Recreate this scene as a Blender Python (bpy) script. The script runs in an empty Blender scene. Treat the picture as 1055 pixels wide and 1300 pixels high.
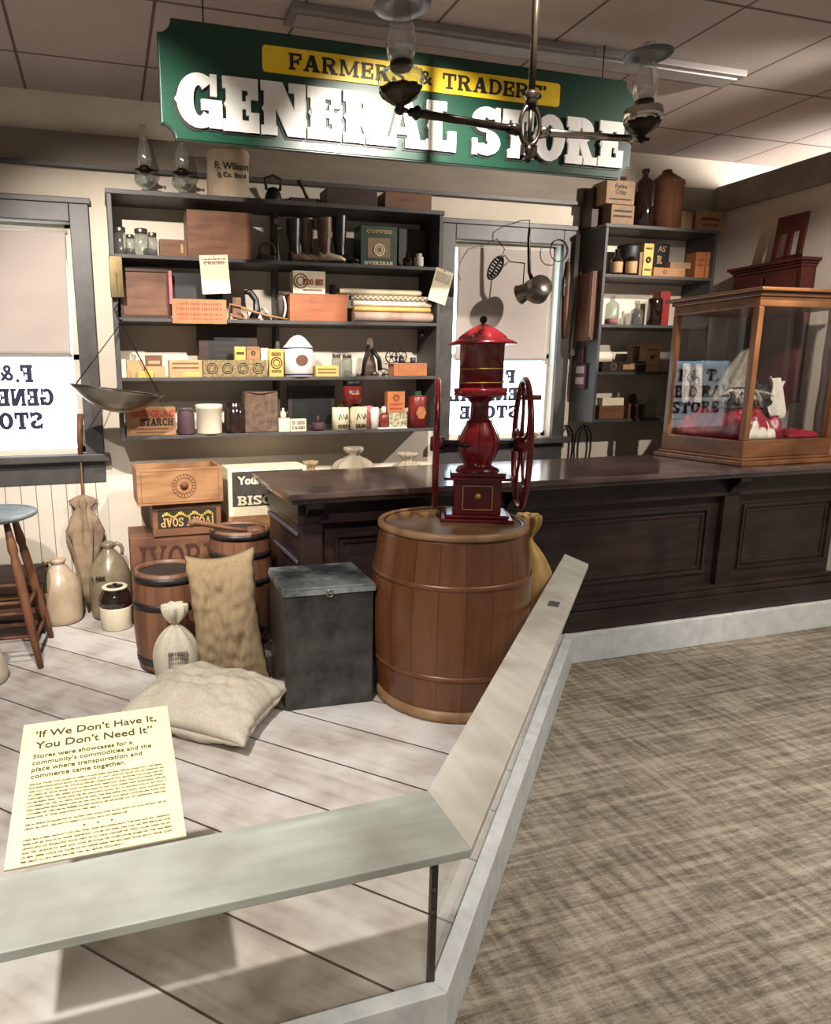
import bpy, math, random
from mathutils import Matrix, Vector, noise
random.seed(7)
PI = math.pi
C = bpy.context.scene.collection
# ------------------------------------------------------------------ camera
CAM = Vector((0.0, 0.0, 1.40))
_y, _p, _r = math.radians(-16.3115), math.radians(11.1978), math.radians(-0.4635)
FOC, PX, PY = 853.97, 387.6, 652.2
_A = Matrix(((1,0,0),(0,0,-1),(0,1,0))) @ Matrix(((math.cos(_y),math.sin(_y),0),(-math.sin(_y),math.cos(_y),0),(0,0,1)))
_B = Matrix(((1,0,0),(0,math.cos(_p),-math.sin(_p)),(0,math.sin(_p),math.cos(_p))))
_C = Matrix(((math.cos(_r),-math.sin(_r),0),(math.sin(_r),math.cos(_r),0),(0,0,1)))
M = _C @ _B @ _A
def ray(u, v): return M.transposed() @ Vector(((u-PX)/FOC, (v-PY)/FOC, 1.0))
def at(u, v, Y): d = ray(u, v); return CAM + d*((Y-CAM.y)/d.y)
def onz(u, v, z): d = ray(u, v); return CAM + d*((z-CAM.z)/d.z)
def onx(u, v, x): d = ray(u, v); return CAM + d*((x-CAM.x)/d.x)
cd = bpy.data.cameras.new('camera'); cam = bpy.data.objects.new('camera', cd); C.objects.link(cam)
cam.matrix_world = Matrix(((M[0][0],-M[1][0],-M[2][0],CAM.x),(M[0][1],-M[1][1],-M[2][1],CAM.y),(M[0][2],-M[1][2],-M[2][2],CAM.z),(0,0,0,1)))
cd.sensor_fit = 'HORIZONTAL'; cd.sensor_width = 36; cd.lens = FOC/1055*36
cd.shift_x = (527.5-PX)/1055; cd.shift_y = (PY-650)/1055; cd.clip_start = 0.05
bpy.context.scene.camera = cam
# ------------------------------------------------------------------ materials
def lin(c):
    return tuple(((x/255)/12.92 if x/255 <= .04045 else ((x/255+.055)/1.055)**2.4) for x in c)
def newmat(name):
    m = bpy.data.materials.new(name); m.use_nodes = True
    nt = m.node_tree; b = nt.nodes['Principled BSDF']
    return m, nt, b
def N(nt, t, **k):
    n = nt.nodes.new(t)
    for a, v in k.items():
        if a.startswith('i_'): n.inputs[a[2:].replace('_', ' ')].default_value = v
        else: setattr(n, a, v)
    return n
def ramp(nt, fac, stops):
    r = nt.nodes.new('ShaderNodeValToRGB'); el = r.color_ramp.elements
    while len(el) < len(stops): el.new(.5)
    for e, (p, c) in zip(el, stops): e.position = p; e.color = (*c, 1)
    nt.links.new(fac, r.inputs[0]); return r
def mapping(nt, scale=(1,1,1), rot=(0,0,0), loc=(0,0,0), coord='Object'):
    tc = nt.nodes.new('ShaderNodeTexCoord'); mp = nt.nodes.new('ShaderNodeMapping')
    mp.inputs['Scale'].default_value = scale; mp.inputs['Rotation'].default_value = rot; mp.inputs['Location'].default_value = loc
    nt.links.new(tc.outputs[coord], mp.inputs[0]); return mp
def bump(nt, b, h, strength=.2, dist=.01):
    bm = N(nt, 'ShaderNodeBump'); bm.inputs['Strength'].default_value = strength; bm.inputs['Distance'].default_value = dist
    nt.links.new(h, bm.inputs['Height']); nt.links.new(bm.outputs[0], b.inputs['Normal'])
def noisemat(name, c1, c2, scale=6, rough=.6, metal=0, stretch=(1,1,1), bmp=.15, bd=.004, detail=6, lo=.35, hi=.65, spec=.5):
    m, nt, b = newmat(name); mp = mapping(nt, stretch)
    n = N(nt, 'ShaderNodeTexNoise'); n.inputs['Scale'].default_value = scale; n.inputs['Detail'].default_value = detail; n.inputs['Roughness'].default_value = .6
    nt.links.new(mp.outputs[0], n.inputs['Vector'])
    r = ramp(nt, n.outputs[0], [(lo, lin(c1)), (hi, lin(c2))]); nt.links.new(r.outputs[0], b.inputs['Base Color'])
    b.inputs['Roughness'].default_value = rough; b.inputs['Metallic'].default_value = metal; b.inputs['Specular IOR Level'].default_value = spec
    if bmp: bump(nt, b, n.outputs[0], bmp, bd)
    return m
def woodmat(name, c1, c2, axis='x', scale=9, rough=.55, c3=None, spec=.4, bmp=.12):
    st = {'x': (.12,1,1), 'y': (1,.12,1), 'z': (1,1,.12)}[axis]
    m, nt, b = newmat(name); mp = mapping(nt, st)
    n1 = N(nt, 'ShaderNodeTexNoise'); n1.inputs['Scale'].default_value = scale*3; n1.inputs['Detail'].default_value = 8; n1.inputs['Distortion'].default_value = .6
    n2 = N(nt, 'ShaderNodeTexNoise'); n2.inputs['Scale'].default_value = 4; n2.inputs['Detail'].default_value = 3
    nt.links.new(mp.outputs[0], n1.inputs['Vector'])
    mp2 = mapping(nt, (1,1,1)); nt.links.new(mp2.outputs[0], n2.inputs['Vector'])
    r = ramp(nt, n1.outputs[0], [(.3, lin(c1)), (.7, lin(c2))])
    mx = N(nt, 'ShaderNodeMix', data_type='RGBA'); nt.links.new(n2.outputs[0], mx.inputs[0])
    mr = N(nt, 'ShaderNodeMapRange'); mr.inputs['From Min'].default_value = .45; mr.inputs['From Max'].default_value = .75
    nt.links.new(n2.outputs[0], mr.inputs[0]); nt.links.new(mr.outputs[0], mx.inputs[0])
    nt.links.new(r.outputs[0], mx.inputs[6]); mx.inputs[7].default_value = (*lin(c3 or tuple(x*.72 for x in c1)), 1)
    nt.links.new(mx.outputs[2], b.inputs['Base Color'])
    b.inputs['Roughness'].default_value = rough; b.inputs['Specular IOR Level'].default_value = spec
    bump(nt, b, n1.outputs[0], bmp, .003)
    return m
def stavemat(name, c1, c2, n=18, rough=.45):
    m, nt, b = newmat(name)
    mp = mapping(nt); gr = N(nt, 'ShaderNodeTexGradient', gradient_type='RADIAL'); nt.links.new(mp.outputs[0], gr.inputs[0])
    mu = N(nt, 'ShaderNodeMath', operation='MULTIPLY'); mu.inputs[1].default_value = n; nt.links.new(gr.outputs['Fac'], mu.inputs[0])
    fl = N(nt, 'ShaderNodeMath', operation='FLOOR'); nt.links.new(mu.outputs[0], fl.inputs[0])
    fr = N(nt, 'ShaderNodeMath', operation='FRACT'); nt.links.new(mu.outputs[0], fr.inputs[0])
    wn = N(nt, 'ShaderNodeTexWhiteNoise', noise_dimensions='1D'); nt.links.new(fl.outputs[0], wn.inputs['W'])
    mp2 = mapping(nt, (1,1,.12)); n1 = N(nt, 'ShaderNodeTexNoise'); n1.inputs['Scale'].default_value = 22; n1.inputs['Detail'].default_value = 8
    nt.links.new(mp2.outputs[0], n1.inputs['Vector'])
    ad = N(nt, 'ShaderNodeMath', operation='MULTIPLY_ADD'); ad.inputs[1].default_value = .22; nt.links.new(wn.outputs[0], ad.inputs[0])
    nt.links.new(n1.outputs[0], ad.inputs[2])
    r = ramp(nt, ad.outputs[0], [(.4, lin(c1)), (.85, lin(c2))])
    gt = N(nt, 'ShaderNodeMath', operation='LESS_THAN'); gt.inputs[1].default_value = .035; nt.links.new(fr.outputs[0], gt.inputs[0])
    mx = N(nt, 'ShaderNodeMix', data_type='RGBA'); nt.links.new(gt.outputs[0], mx.inputs[0]); nt.links.new(r.outputs[0], mx.inputs[6])
    mx.inputs[7].default_value = (*lin(tuple(x*.72 for x in c1)), 1); nt.links.new(mx.outputs[2], b.inputs['Base Color'])
    b.inputs['Roughness'].default_value = rough
    bump(nt, b, n1.outputs[0], .15, .003)
    return m
def plain(name, c, rough=.5, metal=0, spec=.5, var=.12, scale=14, bmp=.05):
    return noisemat(name, tuple(x*(1-var) for x in c), tuple(min(255, x*(1+var)) for x in c), scale=scale, rough=rough, metal=metal, bmp=bmp, bd=.002, spec=spec)
def emit(name, c, s):
    m, nt, b = newmat(name); b.inputs['Base Color'].default_value = (*lin(c), 1)
    b.inputs['Emission Color'].default_value = (*lin(c), 1); b.inputs['Emission Strength'].default_value = s; return m
def glassmat(name, tint=(255,255,255), gl=.12, op=.0, rough=.02, fm=.5, haze=0.0):
    m = bpy.data.materials.new(name); m.use_nodes = True; nt = m.node_tree; nt.nodes.clear()
    o = N(nt, 'ShaderNodeOutputMaterial'); t = N(nt, 'ShaderNodeBsdfTransparent'); t.inputs[0].default_value = (*lin(tint), 1)
    g = N(nt, 'ShaderNodeBsdfGlossy'); g.inputs['Roughness'].default_value = rough; g.inputs[0].default_value = (1,1,1,1)
    lw = N(nt, 'ShaderNodeLayerWeight'); lw.inputs[0].default_value = .5
    pw = N(nt, 'ShaderNodeMath', operation='POWER'); pw.inputs[1].default_value = 3.0; nt.links.new(lw.outputs['Facing'], pw.inputs[0])
    ma = N(nt, 'ShaderNodeMath', operation='MULTIPLY_ADD'); ma.inputs[1].default_value = fm; ma.inputs[2].default_value = gl; ma.use_clamp = True
    nt.links.new(pw.outputs[0], ma.inputs[0])
    df = N(nt, 'ShaderNodeBsdfDiffuse'); df.inputs[0].default_value = (.85, .84, .82, 1); m0 = N(nt, 'ShaderNodeMixShader'); m0.inputs[0].default_value = haze; nt.links.new(t.outputs[0], m0.inputs[1]); nt.links.new(df.outputs[0], m0.inputs[2])  # white diffuse mixed into the glass to paint a bright haze
    mx = N(nt, 'ShaderNodeMixShader'); nt.links.new(ma.outputs[0], mx.inputs[0]); nt.links.new(m0.outputs[0], mx.inputs[1]); nt.links.new(g.outputs[0], mx.inputs[2])
    nt.links.new(mx.outputs[0], o.inputs[0]); return m
# ------------------------------------------------------------------ mesh builder
class MB:
    def __init__(s): s.v = []; s.f = []; s.sm = []; s.mi = []; s.cur = 0
    def add(s, vs, fs, smooth=False, mx=None):
        o = len(s.v)
        s.v += [tuple(mx @ Vector(v)) for v in vs] if mx is not None else [tuple(v) for v in vs]
        s.f += [tuple(i+o for i in f) for f in fs]; s.sm += [smooth]*len(fs); s.mi += [s.cur]*len(fs)
        return s
    def box(s, x0, x1, y0, y1, z0, z1, mx=None):
        vs = [(x0,y0,z0),(x1,y0,z0),(x1,y1,z0),(x0,y1,z0),(x0,y0,z1),(x1,y0,z1),(x1,y1,z1),(x0,y1,z1)]
        return s.add(vs, [(0,3,2,1),(4,5,6,7),(0,1,5,4),(1,2,6,5),(2,3,7,6),(3,0,4,7)], False, mx)
    def cbox(s, c, d, mx=None):
        return s.box(c[0]-d[0]/2, c[0]+d[0]/2, c[1]-d[1]/2, c[1]+d[1]/2, c[2]-d[2]/2, c[2]+d[2]/2, mx)
    def lathe(s, prof, seg=32, mx=None, smooth=True, cx=0, cy=0, wob=None):
        vs = []; fs = []; n = len(prof)
        for k in range(seg):
            a = 2*PI*k/seg
            for (r, z) in prof:
                rr = r*(wob(a, z) if wob else 1)
                vs.append((cx+rr*math.cos(a), cy+rr*math.sin(a), z))
        for k in range(seg):
            k2 = (k+1) % seg
            for i in range(n-1): fs.append((k*n+i, k2*n+i, k2*n+i+1, k*n+i+1))
        if prof[0][0] > 1e-5: fs.append(tuple(k*n for k in range(seg))[::-1])
        if prof[-1][0] > 1e-5: fs.append(tuple(k*n+n-1 for k in range(seg)))
        return s.add(vs, fs, smooth, mx)
    def tube(s, pts, r, seg=8, mx=None, closed=False):
        P_ = [Vector(p) for p in pts]; n = len(P_); vs = []; fs = []
        rs = r if isinstance(r, (list, tuple)) else [r]*n
        up = None
        for i, p in enumerate(P_):
            if closed: t = (P_[(i+1) % n]-P_[i-1])
            else: t = (P_[min(i+1, n-1)]-P_[max(i-1, 0)])
            t.normalize()
            if up is None:
                up = t.orthogonal().normalized()
            else:
                up = (up - t*up.dot(t)).normalized()
            b = t.cross(up)
            for k in range(seg):
                a = 2*PI*k/seg; vs.append(tuple(p + (up*math.cos(a)+b*math.sin(a))*rs[i]))
        m = n if closed else n-1
        for i in range(m):
            j = (i+1) % n
            for k in range(seg):
                k2 = (k+1) % seg; fs.append((i*seg+k, i*seg+k2, j*seg+k2, j*seg+k))
        if not closed: fs.append(tuple(range(seg))[::-1]); fs.append(tuple((n-1)*seg+k for k in range(seg)))
        return s.add(vs, fs, True, mx)
    def ring(s, R, r, seg=48, mx=None, rseg=8): 
        return s.tube([(R*math.cos(2*PI*i/seg), R*math.sin(2*PI*i/seg), 0) for i in range(seg)], r, rseg, mx, True)
    def prism(s, poly, z0, z1, mx=None):
        n = len(poly); vs = [(x, y, z0) for x, y in poly]+[(x, y, z1) for x, y in poly]
        return s.add(vs, [tuple(range(n))[::-1], tuple(range(n, 2*n))]+[(i, (i+1) % n, n+(i+1) % n, n+i) for i in range(n)], False, mx)
    def grid(s, fn, nu, nv, smooth=True, mx=None, closeu=False):
        vs = [fn(i/nu if closeu else i/(nu-1), j/(nv-1)) for i in range(nu) for j in range(nv)]; fs = []
        for i in range(nu if closeu else nu-1):
            i2 = (i+1) % nu
            for j in range(nv-1): fs.append((i*nv+j, i2*nv+j, i2*nv+j+1, i*nv+j+1))
        return s.add(vs, fs, smooth, mx)
    def text(s, txt, size, mx, bold=0.0, depth=.0006, align='CENTER', sx=1.0, spacing=1.0):
        c = bpy.data.curves.new('t', 'FONT'); c.body = txt; c.size = size; c.extrude = depth; c.offset = bold
        c.align_x = align; c.align_y = 'CENTER'; c.resolution_u = 3; c.space_character = spacing
        o = bpy.data.objects.new('t', c); C.objects.link(o); dg = bpy.context.evaluated_depsgraph_get()
        me = bpy.data.meshes.new_from_object(o.evaluated_get(dg))
        s.add([(v.co.x*sx, v.co.y, v.co.z) for v in me.vertices], [tuple(p.vertices) for p in me.polygons], False, mx)
        bpy.data.objects.remove(o); bpy.data.curves.remove(c); bpy.data.meshes.remove(me); return s
    def build(s, name, mat, parent=None, loc=None, rot=None, bevel=0, subsurf=0, solid=0):
        me = bpy.data.meshes.new(name); me.from_pydata(s.v, [], s.f)
        for m in (mat if isinstance(mat, (list, tuple)) else [mat]): me.materials.append(m)
        me.polygons.foreach_set('use_smooth', s.sm); me.polygons.foreach_set('material_index', s.mi); me.update()
        o = bpy.data.objects.new(name, me); C.objects.link(o)
        if parent is not None: o.parent = parent
        if loc is not None: o.location = loc
        if rot is not None: o.rotation_euler = (0, 0, rot) if isinstance(rot, (int, float)) else tuple(rot)
        if solid:
            b = o.modifiers.new('solid', 'SOLIDIFY'); b.thickness = solid; b.offset = 0
        if bevel:
            b = o.modifiers.new('bevel', 'BEVEL'); b.width = bevel; b.segments = 2; b.limit_method = 'ANGLE'
        if subsurf:
            b = o.modifiers.new('sub', 'SUBSURF'); b.levels = subsurf; b.render_levels = subsurf
        return o
def tag(o, label, cat, group=None, kind=None):
    o['label'] = label; o['category'] = cat
    if group: o['group'] = group
    if kind: o['kind'] = kind
    return o
def struct(o, label=None):
    o['kind'] = 'structure'
    if label: o['label'] = label
    return o
def empty(name, label, cat, loc, rot=0, group=None):
    o = bpy.data.objects.new(name, None); C.objects.link(o); o.location = loc; o.empty_display_size = .05
    o.rotation_euler = (0, 0, rot) if isinstance(rot, (int, float)) else tuple(rot)
    return tag(o, label, cat, group)
T = Matrix.Translation
def RX(a): return Matrix.Rotation(a, 4, 'X')
def RY(a): return Matrix.Rotation(a, 4, 'Y')
def RZ(a): return Matrix.Rotation(a, 4, 'Z')
def face(x, y, z): return T((x, y, z)) @ RX(PI/2)      # text standing up, facing the viewer side (-Y)
# ------------------------------------------------------------------ slab serif capitals
def arc(mb, cx, cy, rx, ry, a0, a1, wx, wy, d, mx, n=18):
    vs = []; fs = []
    for i in range(n+1):
        a = math.radians(a0+(a1-a0)*i/n); c, s_ = math.cos(a), math.sin(a)
        for z in (0, d): vs += [(cx+rx*c, cy+ry*s_, z), (cx+(rx-wx)*c, cy+(ry-wy)*s_, z)]
    for i in range(n):
        o = i*4; p = o+4
        fs += [(o+2, p+2, p+3, o+3), (o, o+1, p+1, p), (o, p, p+2, o+2), (o+1, o+3, p+3, p+1)]
    mb.add(vs, fs, False, mx)
def glyph(ch, st=.25, ho=.16):
    s = st; h = ho; R = []; Q = []; A = []
    if ch == 'I': R = [(.1,0,.1+s,1),(0,0,.2+s,h*.85),(0,1-h*.85,.2+s,1)]; w = .2+s
    elif ch in 'EF':
        R = [(.07,0,.07+s,1),(0,1-h,.76,1),(.76-h,.62,.76,1),(.3,.43,.56,.57),(.5,.32,.6,.68)]
        R += [(0,0,.78,h),(.78-h,0,.78,.38)] if ch == 'E' else [(0,0,.14+s+.06,h*.85)]; w = .78
    elif ch == 'L': R = [(.07,0,.07+s,1),(0,1-h*.85,.14+s+.04,1),(0,0,.78,h),(.78-h,0,.78,.42)]; w = .78
    elif ch == 'T': R = [(.45-s/2,0,.45+s/2,1),(0,1-h,.9,1),(0,.6,h*.9,1),(.9-h*.9,.6,.9,1),(.2,0,.7,h*.85)]; w = .9
    elif ch == 'H': R = [(.07,0,.07+s,1),(.62,0,.62+s,1),(.2,.43,.8,.57)]+[(a,b,a+s+.13,b+h*.8) for a in (0,.56) for b in (0,1-h*.8)]; w = .95
    elif ch == 'N': R = [(.07,0,.07+s*.75,1),(.74,0,.74+s*.75,1),(0,0,.36,h*.8),(0,1-h*.8,.3,1),(.62,1-h*.8,1,1)]; Q = [((.07,1),(.07+s*1.2,1),(.74+s*.75,0),(.74-s*.45,0))]; w = 1.0
    elif ch == 'M': R = [(.07,0,.07+s*.6,1),(.9,0,.9+s,1),(0,0,.32,h*.8),(0,1-h*.8,.26,1),(.82,0,1.22,h*.8),(.95,1-h*.8,1.22,1)]; Q = [((.07,1),(.07+s*1.1,1),(.62,.1),(.5,.1)),((.98,1),(1.1,1),(.64,.1),(.52,.1))]; w = 1.22
    elif ch == 'A': R = [(.22,.26,.72,.4),(-.03,0,.3,h*.8),(.5,0,1,h*.8)]; Q = [((.05,0),(.2,0),(.52,1),(.36,1)),((.92,0),(.62,0),(.34,1),(.62,1))]; w = .97
    elif ch == 'V': R = [(0,1-h*.8,.45,1),(.68,1-h*.8,1,1)]; Q = [((.05,1),(.05+s*1.1,1),(.62,0),(.42,0)),((.92,1),(.78,1),(.42,0),(.58,0))]; w = 1.0
    elif ch == 'Y': R = [(.36,0,.36+s,.5),(.24,0,.74,h*.8),(0,1-h*.8,.42,1),(.62,1-h*.8,.97,1)]; Q = [((.04,1),(.33,1),(.62,.42),(.36,.42)),((.92,1),(.78,1),(.42,.42),(.6,.42))]; w = .97
    elif ch == 'U': R = [(.07,.35,.07+s,1),(.68,.35,.86,1),(0,1-h*.8,.42,1),(.6,1-h*.8,.96,1)]; A = [(.465,.38,.395,.38,180,360,s,h)]; w = .95
    elif ch in 'RPBD':
        R = [(.07,0,.07+s,1),(0,1-h,.46,1),(0,0,.14+s+.04,h*.85)]
        if ch == 'D': A = [(.4,.5,.5,.5,-90,90,s,h)]; R += [(0,0,.42,h)]; w = .9
        else:
            A = [(.44,.73,.38,.27,-90,90,s,h*.9)]; R += [(.3,.46,.46,.46+h*.9)]; w = .84
            if ch == 'R': Q = [((.36,.5),(.62,.5),(.92,0),(.62,0))]; R += [(.56,0,.97,h*.8)]; w = .97
            if ch == 'B': A += [(.44,.27,.42,.27,-90,90,s,h*.9)]; R += [(0,0,.46,h)]; w = .86
    elif ch in 'GC':
        A = [(.46,.5,.46,.5,48,318,s,h)]; R = [(.7,.6,.84,1)]
        R += [(.5,.34,.94,.34+h*.9),(.66,.02,.66+s*.85,.48)] if ch == 'G' else [(.68,.0,.8,.2)]; w = .92
    elif ch == 'O': A = [(.46,.5,.46,.5,0,360,s,h)]; w = .92
    elif ch == 'S': A = [(.4,.735,.4,.265,10,270,s,h),(.4,.265,.4,.265,90,-170,s,h)]; R = [(.64,.66,.78,1),(.02,0,.16,.34)]; w = .8
    elif ch == '.': R = [(0,0,.2,.2)]; w = .2
    elif ch == "'": R = [(.02,.72,.18,1)]; w = .2
    else: w = .4
    return R, Q, A, w
def slab(mb, txt, height, mx, st=.25, ho=.16, depth=.002, gap=.07, sx=1.0, width=None, spur=False):
    tot = 0; items = []
    for ch in txt:
        if ch == '&': items.append((ch, tot)); tot += .95+gap; continue
        g = glyph(ch, st, ho); items.append((ch, tot)); tot += g[3]+gap
    tot -= gap; dl = 0
    if width: sx = width/(tot*height)
    for ch, x in items:
        L = mx @ Matrix.Diagonal((height*sx, height, 1, 1)) @ T((x-tot/2, -.5, 0))
        if ch == '&': mb.text('&', 1.25, L @ T((.45,.5,0)), bold=.03, depth=depth); continue
        R, Q, A, w = glyph(ch, st, ho)
        for a in R: dl += 1; mb.box(a[0], a[2], a[1], a[3], 0, depth*(1+.012*(dl % 9)), L)
        if spur and ch not in 'AS':
            mb.prism([(R[0][0]+.02,.40),(R[0][0]-.05,.5),(R[0][0]+.02,.6)] if ch not in 'GO' else [(.03,.40),(-.05,.5),(.03,.6)], 0, depth, L)
        for q in Q: dl += 1; mb.prism(q, 0, depth*(1+.012*(dl % 9)), L)
        for a in A: dl += 1; arc(mb, *a, depth*(1+.012*(dl % 9)), L)
    return mb
WY = 4.25          # back wall plane
CZ = 2.95          # ceiling
FZ = -.165         # carpet level; the plank platform is z = 0
# ------------------------------------------------------------------ setting materials
def m_ceiling():
    m, nt, b = newmat('ceiling tiles'); tc = N(nt, 'ShaderNodeTexCoord'); sp = N(nt, 'ShaderNodeSeparateXYZ'); nt.links.new(tc.outputs['Object'], sp.inputs[0])
    outs = []
    for ax, off, pit in (('X', .303, .607), ('Y', 3.815, .622)):
        a = N(nt, 'ShaderNodeMath', operation='SUBTRACT'); nt.links.new(sp.outputs[ax], a.inputs[0]); a.inputs[1].default_value = off-pit*20
        d = N(nt, 'ShaderNodeMath', operation='DIVIDE'); nt.links.new(a.outputs[0], d.inputs[0]); d.inputs[1].default_value = pit
        w = N(nt, 'ShaderNodeMath', operation='PINGPONG'); nt.links.new(d.outputs[0], w.inputs[0]); w.inputs[1].default_value = .5
        l = N(nt, 'ShaderNodeMath', operation='LESS_THAN'); nt.links.new(w.outputs[0], l.inputs[0]); l.inputs[1].default_value = .012; outs.append(l)
    mx = N(nt, 'ShaderNodeMath', operation='MAXIMUM'); nt.links.new(outs[0].outputs[0], mx.inputs[0]); nt.links.new(outs[1].outputs[0], mx.inputs[1])
    n = N(nt, 'ShaderNodeTexNoise'); n.inputs['Scale'].default_value = 60; nt.links.new(tc.outputs['Object'], n.inputs['Vector'])
    r = ramp(nt, n.outputs[0], [(.4, lin((178,165,158))), (.6, lin((184,171,164)))])
    c = N(nt, 'ShaderNodeMix', data_type='RGBA'); nt.links.new(mx.outputs[0], c.inputs[0]); nt.links.new(r.outputs[0], c.inputs[6]); c.inputs[7].default_value = (*lin((104,90,84)), 1)
    nt.links.new(c.outputs[2], b.inputs['Base Color']); b.inputs['Roughness'].default_value = .9
    iv = N(nt, 'ShaderNodeMath', operation='SUBTRACT'); iv.inputs[0].default_value = 1; nt.links.new(mx.outputs[0], iv.inputs[1]); bump(nt, b, iv.outputs[0], .5, .01)
    return m
def m_carpet():
    m, nt, b = newmat('carpet')
    mp0 = mapping(nt, (1,1,1), (0,0,math.radians(47)))
    def dash(sc, det=5):
        mp = mapping(nt, sc, (0,0,math.radians(47))); n = N(nt, 'ShaderNodeTexNoise'); n.inputs['Scale'].default_value = 1; n.inputs['Detail'].default_value = det; n.inputs['Roughness'].default_value = .62
        nt.links.new(mp.outputs[0], n.inputs['Vector']); return n.outputs[0]
    def madd(a, k, c):
        q = N(nt, 'ShaderNodeMath', operation='MULTIPLY_ADD'); q.inputs[1].default_value = k; nt.links.new(a, q.inputs[0])
        if isinstance(c, float): q.inputs[2].default_value = c
        else: nt.links.new(c, q.inputs[2])
        return q.outputs[0]
    long_ = dash((2.6, 44, 1), 3); cross = dash((30, 5.0, 1), 3); grain = dash((30, 170, 1), 3); blk = dash((4.0, 5.6, 1), 3); fine = dash((190, 190, 1), 2)
    v = madd(long_, 1.15, -1.6); v = madd(cross, .95, v); v = madd(grain, .6, v); v = madd(blk, .45, v); v = madd(fine, .45, v)
    r = N(nt, 'ShaderNodeMapRange'); r.inputs['From Min'].default_value = -.2; r.inputs['From Max'].default_value = .58; nt.links.new(v, r.inputs[0])
    c = ramp(nt, r.outputs[0], [(.15, lin((94,86,75))), (.5, lin((127,118,104))), (.85, lin((156,147,131)))])
    nt.links.new(c.outputs[0], b.inputs['Base Color']); b.inputs['Roughness'].default_value = .95; b.inputs['Specular IOR Level'].default_value = .1
    bump(nt, b, r.outputs[0], .5, .006); return m
def m_planks():
    m, nt, b = newmat('whitewashed planks'); tc = N(nt, 'ShaderNodeTexCoord')
    rt = N(nt, 'ShaderNodeMapping'); rt.inputs['Rotation'].default_value = (0,0,math.radians(46)); nt.links.new(tc.outputs['Object'], rt.inputs[0])
    sp = N(nt, 'ShaderNodeSeparateXYZ'); nt.links.new(rt.outputs[0], sp.inputs[0])
    a = N(nt, 'ShaderNodeMath', operation='SUBTRACT'); a.inputs[1].default_value = .985-.262*20; nt.links.new(sp.outputs['Y'], a.inputs[0])
    d = N(nt, 'ShaderNodeMath', operation='DIVIDE'); d.inputs[1].default_value = .262; nt.links.new(a.outputs[0], d.inputs[0])
    fl = N(nt, 'ShaderNodeMath', operation='FLOOR'); nt.links.new(d.outputs[0], fl.inputs[0])
    pp = N(nt, 'ShaderNodeMath', operation='PINGPONG'); pp.inputs[1].default_value = .5; nt.links.new(d.outputs[0], pp.inputs[0])
    line = N(nt, 'ShaderNodeMath', operation='LESS_THAN'); line.inputs[1].default_value = .014; nt.links.new(pp.outputs[0], line.inputs[0])
    wn = N(nt, 'ShaderNodeTexWhiteNoise', noise_dimensions='1D'); nt.links.new(fl.outputs[0], wn.inputs['W'])
    cb = N(nt, 'ShaderNodeCombineXYZ'); mu = N(nt, 'ShaderNodeMath', operation='MULTIPLY'); mu.inputs[1].default_value = .14; nt.links.new(sp.outputs['X'], mu.inputs[0])
    nt.links.new(mu.outputs[0], cb.inputs[0]); nt.links.new(sp.outputs['Y'], cb.inputs[1]); nt.links.new(fl.outputs[0], cb.inputs[2])
    n = N(nt, 'ShaderNodeTexNoise'); n.inputs['Scale'].default_value = 26; n.inputs['Detail'].default_value = 8; n.inputs['Distortion'].default_value = .5; nt.links.new(cb.outputs[0], n.inputs['Vector'])
    n2 = N(nt, 'ShaderNodeTexNoise'); n2.inputs['Scale'].default_value = 5; n2.inputs['Detail'].default_value = 5; nt.links.new(tc.outputs['Object'], n2.inputs['Vector'])
    s1 = N(nt, 'ShaderNodeMath', operation='MULTIPLY_ADD'); s1.inputs[1].default_value = .28; nt.links.new(wn.outputs[0], s1.inputs[0]); nt.links.new(n2.outputs[0], s1.inputs[2])
    s2 = N(nt, 'ShaderNodeMath', operation='MULTIPLY_ADD'); s2.inputs[1].default_value = .45; nt.links.new(n.outputs[0], s2.inputs[0]); nt.links.new(s1.outputs[0], s2.inputs[2])
    r = ramp(nt, s2.outputs[0], [(.55, lin((146,136,128))), (.78, lin((184,176,168))), (1.0, lin((204,200,196)))])
    # knots
    kv = N(nt, 'ShaderNodeTexVoronoi'); kv.inputs['Scale'].default_value = 2.4; nt.links.new(rt.outputs[0], kv.inputs['Vector'])
    kl = N(nt, 'ShaderNodeMath', operation='LESS_THAN'); kl.inputs[1].default_value = .035; nt.links.new(kv.outputs['Distance'], kl.inputs[0])
    mx0 = N(nt, 'ShaderNodeMix', data_type='RGBA'); nt.links.new(kl.outputs[0], mx0.inputs[0]); nt.links.new(r.outputs[0], mx0.inputs[6]); mx0.inputs[7].default_value = (*lin((112,96,82)), 1)
    mx = N(nt, 'ShaderNodeMix', data_type='RGBA'); nt.links.new(line.outputs[0], mx.inputs[0]); nt.links.new(mx0.outputs[2], mx.inputs[6]); mx.inputs[7].default_value = (*lin((62,50,42)), 1)
    nt.links.new(mx.outputs[2], b.inputs['Base Color']); b.inputs['Roughness'].default_value = .42; b.inputs['Specular IOR Level'].default_value = .35
    bump(nt, b, n.outputs[0], .1, .003); return m
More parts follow.
